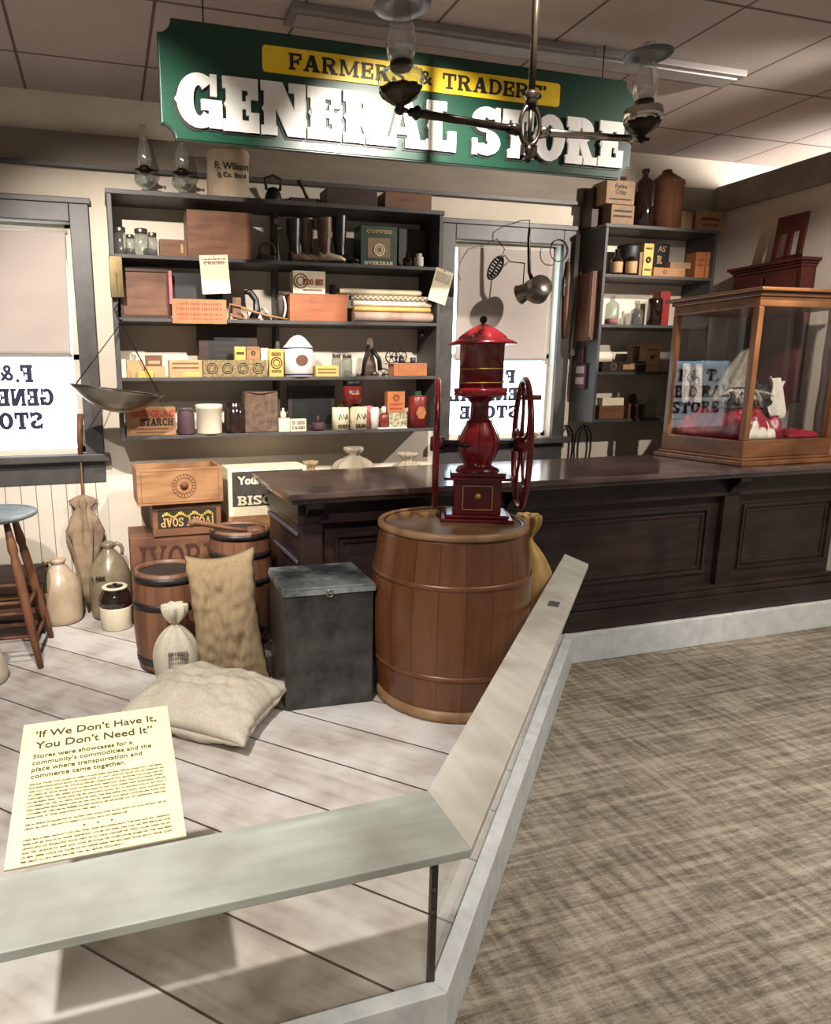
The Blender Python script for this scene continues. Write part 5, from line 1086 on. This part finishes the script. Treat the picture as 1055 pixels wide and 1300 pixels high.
o, w, h = bx('printed_tin', 'cream and black printed tin below the orange box', 'tin', 494, 517, 524, Z4, .05, noisemat('black cream print', (70,62,48), (206,194,160), 50, .45), .07)
bx('orange_tin', 'orange box standing on the printed tin', 'tin', 492, 514, 497, Z4+h, .055, 'orange', .05, [('x', .7, .3, 'redink', 'o'), ('x', .4, .08, 'redink', 'l', 0, .7), ('x', .2, .08, 'redink', 'l', 0, .7)])
o, R, h = cyl('red_round_can', 'tall red cylindrical can at the right end of the bottom shelf', 'can', 519, 540, 500, Z4, .06, [(1,0),(1,.9),(.9,.94)], 'redtin', parts=[('cap', [(.9,.93),(.4,.96),(.38,1.08),(0,1.08)], 'greentin')])
m = MB(); m.prism([(R*.6*math.cos(2*PI*k/6), h*.2*math.sin(2*PI*k/6)) for k in range(6)], 0, .005, face(0, -R*.985, h*.45)); m.build('label_patch', G('orange'), o)
# ------------------------------------------------------------------ right unit goods
def rb(*a, **k): k['base'] = SR; return bx(*a, **k)
def rc(*a, **k): k['base'] = SR; return cyl(*a, **k)
o, w, h = rb('lettered_carton', 'lower lettered carton of the two on the narrow shelf top', 'carton', 776, 805, 260, RT, .04, 'kraft', .14, [('x', .7, .1, 'darkink', 'l', 0, .8), ('x', .45, .1, 'darkink', 'l', 0, .8)])
rb('lettered_carton', 'upper grey brown carton with script on the narrow shelf top', 'carton', 770, 806, 229, RT+h, .03, 'kraft', .14, [('Farina', .75, .2, 'darkink', 't'), ('Crisp', .5, .2, 'darkink', 't'), ('x', .2, .06, 'darkink', 'l', 0, .8)])
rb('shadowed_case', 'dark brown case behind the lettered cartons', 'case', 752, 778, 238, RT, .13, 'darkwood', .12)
rc('brown_bottle', 'tall dark brown glass bottle on the narrow shelf top', 'bottle', 806, 828, 215, RT, .09, [(.9,0),(1,.05),(1,.72),(.6,.82),(.28,.86),(.28,.95),(.36,.96),(.36,1),(0,1)], 'darkgl')
o, R, h = rc('syrup_can', 'brown metal can with conical top on the narrow shelf top', 'can', 827, 861, 216, RT, .10, [(1,0),(1,.74),(1.04,.75),(1.04,.79),(.3,.95),(.26,1),(0,1)], noisemat('brown can', (62,42,28), (92,64,44), 8, .35, .3) and 'brownwoodz')
rb('end_carton', 'small upright carton right of the metal can', 'carton', 864, 879, 268, RT, .03, 'kraft', .06)
rb('wide_carton', 'wide tan printed carton at the right end of the narrow shelf top', 'carton', 883, 921, 268, RT, .03, 'kraft', .10, [('x', .6, .15, 'brownink', 'l', 0, .6), ('x', .3, .1, 'brownink', 'l', 0, .5)])
o, R, h = rc('labelled_bottle', 'dark bottle with cream label, left end of the second row', 'bottle', 777, 789, 317, R1, .05, [(.95,0),(1,.05),(1,.6),(.4,.75),(.4,.95),(.5,1),(0,1)], 'darkgl', parts=[('label_wrap', [(1.01,.08),(1.03,.09),(1.03,.5),(1.01,.51)], 'tan')])
rc('labelled_bottle', 'short cream labelled bottle before the round black tin', 'bottle', 796, 807, 326, R1, .03, [(.95,0),(1,.05),(1,.8),(.5,.9),(.5,1),(0,1)], 'darkgl', parts=[('label_wrap', [(1.01,.08),(1.03,.09),(1.03,.72),(1.01,.73)], 'tan')])
m = MB(); px_ = at(803, 318, SR+.12)
o = rc('round_black_tin', 'round black tin with ring print in the second row', 'tin', 785, 809, 312, R1, .12, [(1,0),(1,.92),(.95,1),(0,1)], 'black')[0]
m = MB(); m.ring(.03, .003, 24, face(0, -.062, .14), 5); m.build('ring_print', G('tan'), o)
rb('yellow_tin', 'tall bright yellow box with a dark emblem', 'box', 817, 829, 309, R1, .04, 'yellow', .05, [('x', .5, .16, 'darkink', 'o'), ('x', .85, .06, 'brownink', 'l', 0, .7), ('x', .2, .06, 'brownink', 'l', 0, .7)])
rb('narrow_ochre_box', 'narrow ochre box left of the bright yellow box', 'box', 809, 816, 320, R1, .05, 'kraft', .05)
o, w, h = rb('black_sign_card', 'black display card with large pale letters behind the yellow box', 'display card', 822, 849, 309, R1, .15, 'black', .01, [('AS\u2019', .84, .17, 'tan', 't', .15), ('R', .55, .22, 'tan', 's', .05, .25), ('ER', .22, .2, 'tan', 's', .1, .5)])
rb('low_wood_box', 'low pine box with round mark in the second row', 'box', 830, 870, 340, R1, .02, 'crate', .07, [('x', .5, .5, 'brownink', 'o', -.15)])
_, _, h = span(830, 870, 340, R1, SR+.02)
rb('thin_wood_box', 'thin brown box on top of the low pine box', 'box', 851, 877, 333, R1+h, .03, 'kraft', .05)
for u0, u1, lab in ((883, 895, 'left one of two orange brown boxes at the right of the second row'), (896, 908, 'right one of two orange brown boxes at the right of the second row')):
    rb('orange_carton', lab, 'box', u0, u1, 320, R1, .03, 'orange', .09, [('x', .7, .04, 'brownink', 'l', 0, .7), ('x', .5, .04, 'brownink', 'l', 0, .7)], group='orange boxes in the narrow unit')
rc('clear_bottle', 'clear bottle with a pink base at the left of the third row', 'bottle', 770, 784, 375, R2z, .04, [(.95,0),(1,.03),(1,.68),(.35,.82),(.35,.97),(.45,1)], 'jarglass', parts=[('pink_contents', [(0,.03),(.9,.03),(.9,.2),(0,.2)], 'pink')])
rc('tiny_bottle', 'tiny clear bottle in the third row', 'bottle', 787, 794, 395, R2z, .03, [(.95,0),(1,.05),(1,.4),(.35,.6),(.35,1)], 'jarglass')
rc('stoppered_bottle', 'clear stoppered bottle right of the tiny bottle', 'bottle', 802, 814, 382, R2z, .04, [(.95,0),(1,.04),(1,.6),(.3,.72),(.3,.85),(.5,.88),(.4,1),(0,1)], 'jarglass')
rc('tall_glass_cylinder', 'tall smoky glass cylinder near the showcase post', 'jar', 824, 838, 379, R2z, .05, [(.95,0),(1,.03),(1,.9),(.9,1),(0,1)], 'darkgl')
rb('red_book_box', 'dark red box partly hidden by the showcase frame', 'box', 838, 850, 370, R2z, .04, 'redtin', .08)
rb('black_long_box', 'long black box with tan pictures in the fourth row', 'box', 765, 820, 459, R3, .02, 'darkcard', .08, [('x', .5, .7, 'tan', 'o', -.25), ('x', .45, .5, 'tan', 'r', .12, .3), ('x', .75, .14, 'tan', 'l', .3, .35)])
_, _, h = span(765, 820, 459, R3, SR+.02)
rb('khaki_box', 'khaki cardboard box standing behind the long black box', 'box', 803, 821, 438, R3, .11, 'kraft', .06)
o, w, h_ = rb('dog_box', 'tall tan box with a dark dog picture', 'box', 819, 838, 437, R3, .02, 'tan', .06, [('x', .8, .06, 'brownink', 'l', 0, .7), ('x', .22, .02, 'brownink', 'r', 0, .8)])
m = MB()
for a in ((-.018,.010,.0,.014),(.006,.014,.0,.024),(.010,.022,.018,.026),(-.018,-.013,-.016,.002),(-.006,-.002,-.016,.002),(.006,.010,-.016,.002),(-.024,-.016,.008,.016)): m.box(a[0], a[1], -.0018, -.0008, h_*.5+a[2], h_*.5+a[3])
m.build('dog_picture', G('brownink'), o)
o, w, h = rb('wooden_tray_box', 'brown wooden box at the left of the lowest row', 'box', 761, 792, 515, R4, .02, 'brownwood', .12)
rb('cream_packet', 'cream packet lying on the brown box in the lowest row', 'packet', 765, 792, 505, R4+h, .03, 'cream', .06)
o, w, h = rb('framed_small_box', 'small brown box with lighter rim in the lowest row', 'box', 798, 818, 513, R4, .02, 'brownwood', .08, panel=('darkwood', .1, .12))
cxx = at(806, 500, SR+.06).x
m = MB(); m.lathe([(.0,0),(.03,.004),(.042,.03),(.036,.06),(.012,.075),(0,.076)], 20, wob=lambda a, z: 1+.1*math.sin(5*a)); tag(m.build('dark_ball_of_yarn', noisemat('dark brown wool', (34,22,18), (64,44,38), 70, .9, bmp=.6), None, (cxx, SR+.06, R4+h)), 'dark brown ball resting on the framed small box', 'yarn')
rb('green_tin_box', 'pale green box near the showcase post in the lowest row', 'box', 819, 834, 505, R4, .03, plain('pale green', (126,138,112), .5), .08)
# boards hanging on the outer left side of the narrow unit
xs_ = rx0-.022
def onside(u, v): return onx(u, v, xs_)
def side_board(name, lab, pu, zs, mat, paddle=False):
    y0, y1, z0, z1 = pu
    o = empty(name, lab, 'cutting board', (xs_-.002, (y0+y1)/2, z0)); hy = abs(y1-y0)/2; h = z1-z0; m = MB()
    if paddle: m.box(-.02, 0, -hy, hy, 0, h*.62); m.box(-.02, 0, -hy*.25, hy*.25, h*.62, h)
    else: m.box(-.03, 0, -hy, hy, 0, h)
    m.build('board', mat, o, bevel=.005); return o, hy, h
a = onside(741, 430); b = onside(769, 346)
o, hy, h = side_board('wooden_board', 'large brown board hung on the side of the narrow shelf unit', (4.03, 4.21, onside(755, 432).z, onside(755, 345).z), 0, G('brownwoodz'))
m = MB(); m.box(-.045, -.03, -hy-.0, -hy+.03, .02, h); m.build('edge_strip', G('crate2'), o, bevel=.003)
o, hy, h = side_board('paddle_board', 'small paddle board with two pale labels hung below the large board', (4.07, 4.18, onside(746, 494).z, onside(746, 441).z), 0, G('redwood'), True)
for q in (.12, .38): m = MB(); m.box(-.023, -.02, -hy*.8, hy*.7, h*q, h*(q+.17)); m.build('pale_label', plain('pale label', (170,150,140), .6), o)
# tongs / wire beaters hanging below the narrow unit on the wall
for i, (u0, u1, lab) in enumerate(((709, 729, 'left pair of thin wire tongs hanging on the wall'), (731, 752, 'right pair of thin wire tongs hanging below the narrow shelf'))):
    Y = WY-.012; t = at((u0+u1)/2, 540, Y); wv = (at(u1, 560, Y).x-at(u0, 560, Y).x)/2; L = t.z-at(u0, 600, Y).z; m = MB()
    o = empty('wire_tongs', lab, 'tongs', (t.x, Y, t.z), 0, 'wire tongs on the wall')
    for s, ww_ in ((1, wv), (1, wv*.55)):
        off = 0 if ww_ == wv else -.02
        m.tube([(-ww_*.75,0,-L),(-ww_,0,-L*.5),(-ww_*.9,0,-.06+off),(-ww_*.4,0,-.01+off),(0,0,0+off),(ww_*.4,0,-.01+off),(ww_*.9,0,-.06+off),(ww_,0,-L*.5),(ww_*.75,0,-L)], .0045, 8)
    m.build('wire_loops', G('tin'), o); m = MB(); m.tube([(0,.011,0.0),(0,-.006,0),(0,-.008,-.02)], .005, 6); m.build('hook', G('iron'), o)
# saw and peel by the window
Y = WY-.045
a = at(717, 428, Y); b = at(722, 332, Y)
o = empty('wooden_handle_tool', 'long brown wooden tool hanging on the window frame edge', 'tool', (b.x, Y, b.z)); L = b.z-a.z; dx = a.x-b.x
m = MB(); m.tube([(0,0,0),(dx*.2,0,-L*.3),(dx*.6,0,-L*.7),(dx,0,-L)], [.010,.022,.020,.014], 10); m.build('handle', G('brownwoodz'), o); m = MB(); m.tube([(dx*.1-.02,0,-L*.2),(dx*.3-.02,0,-L*.45)], .006, 6); m.build('metal_edge', G('nickel'), o); m = MB(); m.tube([(0,0,0),(0.01,.012,.02)], .003, 6); m.build('hook', G('nickel'), o)
a = at(727, 452, Y); b = at(737, 345, Y)
o = empty('long_paddle', 'long grey wooden paddle hanging between window and narrow shelf', 'paddle', (b.x, Y, b.z)); L = b.z-a.z; dx = a.x-b.x
m = MB(); m.prism([(-.006,0),(.006,0),(.012,-L*.12),(.028,-L*.2),(.026+dx*.8,-L),(-.026+dx,-L),(-.024,-L*.2),(-.012,-L*.12)], -.006, .006, RX(PI/2)); m.build('blade', noisemat('weathered grey wood', (92,84,72), (124,114,100), 12, .7), o, bevel=.002); m = MB(); m.tube([(0,.02,.004),(0,-.01,.0)], .003, 6); m.build('peg', G('iron'), o)
# rail with hanging pans in the window
Y = 4.02
p0 = at(672, 290, Y)
o = empty('saucepan', 'tarnished long handled saucepan hanging in the window', 'pan', (p0.x, Y, p0.z)); c = at(680, 370, Y); cx, cz = c.x-p0.x, c.z-p0.z; R = .085
m = MB(); X = T((cx, 0, cz)) @ RZ(-.15) @ RY(math.radians(8)) @ RX(math.radians(68)); m.lathe([(0,.085),(R*.84,.085),(R*.86,.08),(R,.0),(R*1.05,-.003),(R*1.05,0),(R*.97,.002),(R*.83,.078),(0,.078)], 48, X); m.build('pan_body', G('steel'), o)
m = MB(); m.tube([(0,0,.0),(0,0,-.06),(cx*.2,-.005,cz+R+.03),(cx*.5,-.005,cz+R*.9)], [.008,.010,.012,.013], 8); m.build('handle', G('darkbrass'), o)
m = MB(); m.tube([(0,0,0),(0,.0,.05),(0,.1,.07),(0,.2,.07)], .003, 6); m.build('hook', G('iron'), o)
c2 = at(660, 374, Y+.06)
o = empty('small_strainer', 'smaller round tin pan nested left of the saucepan', 'pan', (c2.x, Y+.06, c2.z)); R = .062
m = MB(); X = RZ(.5) @ RX(math.radians(72)); m.lathe([(0,.07),(R*.8,.07),(R,.0),(R*1.08,-.003),(R*.96,.002),(R*.78,.064),(0,.064)], 40, X); m.build('pan_body', G('steel'), o)
m = MB(); m.tube([(.02,0,R*.9),(.03,.01,.2),(.03,.19,.24)], .004, 6); m.build('hook', G('iron'), o)
c3 = at(629, 340, Y)
o = empty('openwork_trivet', 'dark oval openwork iron trivet hanging by a wire in the window', 'trivet', (c3.x, Y, c3.z), (0, math.radians(32), 0))
m = MB(); X = RX(PI/2) @ Matrix.Diagonal((.52, 1, 1, 1)); m.ring(.078, .009, 40, X, 8)
for k in range(-3, 4): y = k*.02; xx = .04*math.sqrt(max(0, 1-(y/.078)**2)); m.tube([(-xx, 0, y), (xx, 0, y)], .006, 6)
m.tube([(0,0,-.075),(0,0,.075)], .007, 6); m.build('grid', G('iron'), o)
m = MB(); m.tube([(0,0,.08),(.015,0,.10),(.06,.0,.09)], .0035, 6); m.tube([(0,0,.08),(-.01,.0,.13),(-.05,.1,.2),(-.05,.21,.2)], .0025, 6); m.build('wire_hook', G('iron'), o)
c4 = at(710, 318, WY-.04)
m = MB(); m.ring(.072, .0035, 40, RX(PI/2) @ Matrix.Identity(4)); q = m.build('wire_ring', G('iron'), None, (c4.x, WY-.038, c4.z)); tag(q, 'thin dark wire ring hanging at the window frame corner', 'ring')
# rolling pin on sill 2
rp = at(672, 557, WY-.045)
m = MB(); m.tube([(-.07,0,.0),(-.055,0,.0),(-.05,0,0),(.05,0,0),(.055,0,0),(.07,0,0)], [.008,.010,.018,.018,.010,.006], 14); tag(m.build('rolling_pin', G('crate'), None, (rp.x, WY-.045, w2['z0']+.018)), 'short pale rolling pin on the window sill behind the mill', 'rolling pin')
# ------------------------------------------------------------------ spring scale with hanging pan
sp0 = at(150, 350, SF-.02)
o = empty('hanging_scale', 'brass spring scale with a wide grey scoop pan on chains', 'scale', (sp0.x-.0, SF-.035, at(147, 325, SF-.03).z)); zt0 = o.location.z
wl = at(158, 350, SF-.03).x-at(141, 350, SF-.03).x; hl = zt0-at(150, 378, SF-.03).z
m = MB(); m.box(-wl/2-.01, wl/2-.01, -.006, 0, -hl, 0); f = m.build('brass_face', G('brass'), o, bevel=.003); k = MB(); k.box(-.012, -.008, -.009, -.006, -hl*.85, -hl*.4); k.build('slot', G('darkink'), f)
m = MB(); m.lathe([(.014,-hl),(.014,0)], 12, T((-.01,.012,0))); m.build('tube', G('darkbrass'), o)
zh = at(157, 408, SF-.04).z-zt0
m = MB(); m.tube([(-.01,0,-hl),(-.01,0,-hl-.03),(-.03,0,-hl-.06),(-.01,0,zh+.01),(.01,0,zh),(0,0,zh-.005)], .004, 8); m.ring(.010, .003, 16, T((0,0,zh)) @ RX(PI/2)); m.build('hook', G('iron'), o)
PY_ = SF-.16; pl = at(88, 487, PY_); pr = at(210, 502, PY_); px0 = pl.x-o.location.x; px1 = pr.x-o.location.x; dy0 = PY_-o.location.y
pz0, pz1 = pl.z-zt0, pr.z-zt0; pb_ = at(165, 525, PY_).z-zt0
def panf(s, t):
    a = 2*PI*s; x = (px0+px1)/2+(px1-px0)/2*math.cos(a)*t; y = dy0+.115*math.sin(a)*t*(1-.25*math.cos(a)*0)
    rimz = pz0+(pz1-pz0)*(x-px0)/(px1-px0)+.03*(math.cos(a) < 0)*math.cos(a)**2*0
    ctr = pb_+.005; q = t**2.1
    return (x+.03*(1-t), y, ctr+(rimz-ctr)*q)
m = MB(); m.grid(panf, 56, 14, closeu=True); pn = m.build('scoop_pan', G('steel'), o, solid=.002)
m = MB(); m.tube([panf(i/56, 1) for i in range(56)], .004, 6, closed=True); m.build('pan_rim', G('tin'), pn)
for s in (.08, .42, .58, .92): m = MB(); a = panf(s, 1); m.tube([(0, 0, zh-.01), a], .0022, 5); m.build('chain', G('iron'), o)
# ------------------------------------------------------------------ hanging shop sign
SY_ = 3.0
sl = at(203, 95, SY_).x; sr = at(803, 160, SY_).x; szt = (at(218, 27, SY_).z+at(790, 100, SY_).z)/2; szb = (at(240, 182, SY_).z+at(780, 222, SY_).z)/2
w = sr-sl; h = szt-szb; cxs = (sl+sr)/2
o = empty('shop_sign', 'long green shop sign with white slab letters hanging from the ceiling', 'sign', (cxs, SY_, szb))
n_ = .055; poly = []
def corner(cx, cz, a0, a1, k=8): return [(cx+n_*math.cos(a0+(a1-a0)*i/k), cz+n_*math.sin(a0+(a1-a0)*i/k)) for i in range(k+1)]
poly = corner(-w/2, 0, PI/2, 0)+corner(w/2, 0, PI, PI/2)+corner(w/2, h, -PI/2, -PI)+corner(-w/2, h, 0, -PI/2)
def sc_(f): return [(x*(1-f/w*2), h/2+(z-h/2)*(1-f/h*2)) for x, z in poly]
m = MB(); m.prism(poly, -.03, 0, RX(PI/2)); m.build('sign_board', [G('green')], o, bevel=.002)
m = MB(); m.prism(sc_(-.004), -.028, -.004, RX(PI/2)); m.build('board_edge', plain('dark green edge', (12,40,28), .4), o)
yx0 = at(333, 90, SY_).x-cxs; yx1 = at(710, 118, SY_).x-cxs; yz1 = at(333, 57, SY_).z-szb; yz0 = at(333, 91, SY_).z-szb
m = MB(); r = .015; pl_ = []
for cx, cz, a in ((yx1-r, yz1-r, 0), (yx0+r, yz1-r, PI/2), (yx0+r, yz0+r, PI), (yx1-r, yz0+r, 1.5*PI)): pl_ += [(cx+r*math.cos(a+PI/2*i/4), cz+r*math.sin(a+PI/2*i/4)) for i in range(5)]
m.prism(pl_, 0, .006, RX(PI/2)); m.build('yellow_panel', G('signyellow'), o)
fx0 = at(366, 78, SY_).x-cxs; fx1 = at(692, 118, SY_).x-cxs
yh = yz1-yz0
slab(MB(), "FARMERS' & TRADERS'", yh*.62, face((fx0+fx1)/2, -.006, (yz0+yz1)/2), st=.2, ho=.13, depth=.003, width=fx1-fx0, gap=.12).build('lettering', G('black'), o)
gx0 = at(224, 125, SY_).x-cxs; gx1 = at(578, 165, SY_).x-cxs; hx0 = at(598, 165, SY_).x-cxs; hx1 = at(790, 180, SY_).x-cxs
gz1 = at(300, 98, SY_).z-szb; gz0 = at(300, 167, SY_).z-szb; gh = gz1-gz0
sz1 = at(640, 140, SY_).z-szb; sz0 = at(640, 197, SY_).z-szb
for tx, x0, x1 in (('GENERAL', gx0, gx1), ('STORE', hx0, hx1)):
    c = (x0+x1)/2; zc = (gz0+gz1)/2-.004
    for dx, dz, dep, mt, nm in ((-.010, -.010, .003, 'black', 'letter_shadow'), (0, 0, .012, 'whitelet', 'lettering')):
        slab(MB(), tx, gh, face(c+dx, 0, zc+dz), st=.34, ho=.22, depth=dep, width=x1-x0, gap=.04, spur=True).build(nm, G(mt), o)
for x in (-w*.42, w*.42):
    m = MB(); m.tube([(x, .015, h-.01), (x, .015, CZ-szb)], .003, 6); m.build('hanging_wire', G('iron'), o)
# ------------------------------------------------------------------ two-lamp chandelier
HY = 2.2
c0 = at(672, 172, HY); l0 = at(508, 140, 2.14); l1 = at(814, 177, 2.34)
o = empty('chandelier', 'dark metal two armed hanging lamp with glass chimneys', 'chandelier', (c0.x, HY, c0.z)); zc = c0.z
m = MB(); m.tube([(0,0,.10),(0,0,CZ-zc)], .0115, 14); m.lathe([(.0115,.09),(.022,.10),(.016,.115),(.026,.125),(.012,.14)], 20); m.build('stem', G('darkbrass'), o)
m = MB(); m.lathe([(.045, CZ-zc-.02), (.05, CZ-zc-.005), (.05, CZ-zc-.001)], 24); m.build('ceiling_rose', G('darkbrass'), o)
m = MB(); m.ring(.048, .008, 36, T((0,0,.03)) @ RX(PI/2) @ Matrix.Diagonal((.8,1.3,1,1)), 8); m.box(-.03, .03, -.006, .006, -.075, -.065); m.box(-.03, -.022, -.006, .006, -.075, -.03); m.box(.022, .03, -.006, .006, -.075, -.03); m.lathe([(0,-.09),(.012,-.08),(.006,-.065),(.016,-.05),(.008,-.03)], 16); m.tube([(0,0,-.03),(0,0,.1)], .007, 8)
m.build('centre_ring', G('darkbrass'), o)
for L0, mt in ((l0, 'darkbrass'), (l1, 'nickel')):
    P = L0-Vector((c0.x, HY, zc)); u = P.normalized(); q0 = Vector((0, 0, .012)); d = (P-q0).normalized()
    m = MB(); m.tube([q0+d*.05, q0+d*.09], [.02,.016], 14); m.tube([q0+d*.07, P-d*.035], .0125, 14); m.tube([P-d*.07, P-d*.06, P-d*.05], [.016,.022,.016], 14); m.build('arm', G(mt), o)
    X = T(P)
    m = MB(); m.lathe([(0,-.015),(.012,-.01),(.02,.0),(.012,.012),(.03,.022),(.055,.04),(.066,.06)], 32, X, wob=lambda a, z: 1+(.06*math.cos(10*a) if z > .015 else 0)); m.tube([P-d*.04, P, P+Vector((.01,-.03,-.008))], .006, 6); b = m.build('lamp_cup', G('darkbrass'), o)
    m = MB(); m.lathe([(.05,.05),(.068,.062),(.072,.085),(.068,.105),(.04,.115),(.024,.12)], 36, X); m.build('glass_font', G('nickel') if mt == 'nickel' else G('jarglass'), o)
    m = MB(); m.lathe([(.03,.115),(.036,.12),(.034,.135),(.02,.14)], 28, X); m.build('burner', G('darkbrass'), o)
    m = MB(); m.lathe([(.032,.135),(.045,.165),(.048,.19),(.040,.225),(.029,.255),(.026,.29),(.026,.33)], 36, X); m.build('chimney', G('lampglass'), o)
    m = MB(); m.lathe([(.028,.295),(.05,.288),(.085,.288),(.088,.292),(.05,.294),(.028,.302)], 40, X); m.build('smoke_bell', plain('grey metal disc', (92,94,98), .4, .5), o)
# ------------------------------------------------------------------ light
def spot(name, loc, target, power, col, size=60, blend=.5, radius=.04):
    l = bpy.data.lights.new(name, 'SPOT'); l.energy = power; l.color = col; l.spot_size = math.radians(size); l.spot_blend = blend; l.shadow_soft_size = radius
    o = bpy.data.objects.new(name, l); C.objects.link(o); o.location = loc
    o.rotation_euler = (Vector(target)-Vector(loc)).to_track_quat('-Z', 'Y').to_euler(); return o
def area(name, loc, target, power, col, sx, sy, spread=2.0):
    l = bpy.data.lights.new(name, 'AREA'); l.energy = power; l.color = col; l.shape = 'RECTANGLE'; l.size = sx; l.size_y = sy; l.spread = spread
    o = bpy.data.objects.new(name, l); C.objects.link(o); o.location = loc
    o.rotation_euler = (Vector(target)-Vector(loc)).to_track_quat('-Z', 'Y').to_euler(); return o
warm = (1.0, .92, .83)
spot('track_spot_left', (-.35, 1.9, 2.88), (.35, 4.2, 1.1), 430, warm, 68, .7, .018)
spot('track_spot_centre', (1.45, 1.8, 2.88), (1.35, 4.1, 1.2), 360, warm, 66, .7, .018)
spot('track_spot_right', (4.0, 2.2, 2.80), (2.4, 4.2, 1.6), 270, warm, 80, .6, .03)
spot('track_spot_case', (3.2, 1.2, 2.86), (3.9, 3.4, 1.1), 260, warm, 60, .5, .03)
spot('track_spot_floor', (-.5, .7, 2.86), (-.1, 2.7, 0), 430, (1, .95, .90), 68, .7, .05)
area('gallery_fill', (3.0, .9, 2.9), (3.0, .9, 0), 60, (1, .95, .89), 1.6, 1.0, 1.8)  # unseen fill added to brighten the carpet, no fixture modelled
area('gallery_fill', (-.6, -1.0, 2.9), (-.6, -1.0, 0), 70, (1, .93, .84), 1.2, .6)  # second added fill, out of view behind the camera
area('next_room_lamp', (5.3, 3.1, 2.55), (5.0, 4.2, 2.7), 22, (1, .95, .9), .8, .4)
wd_ = bpy.data.worlds.new('world'); bpy.context.scene.world = wd_; wd_.use_nodes = True
bg = wd_.node_tree.nodes['Background']; bg.inputs[0].default_value = (1, .97, .94, 1); bg.inputs[1].default_value = .26
vs = bpy.context.scene.view_settings; vs.view_transform = 'Standard'; vs.look = 'None'; vs.gamma = 1; vs.exposure = .12; vs.use_curve_mapping = False
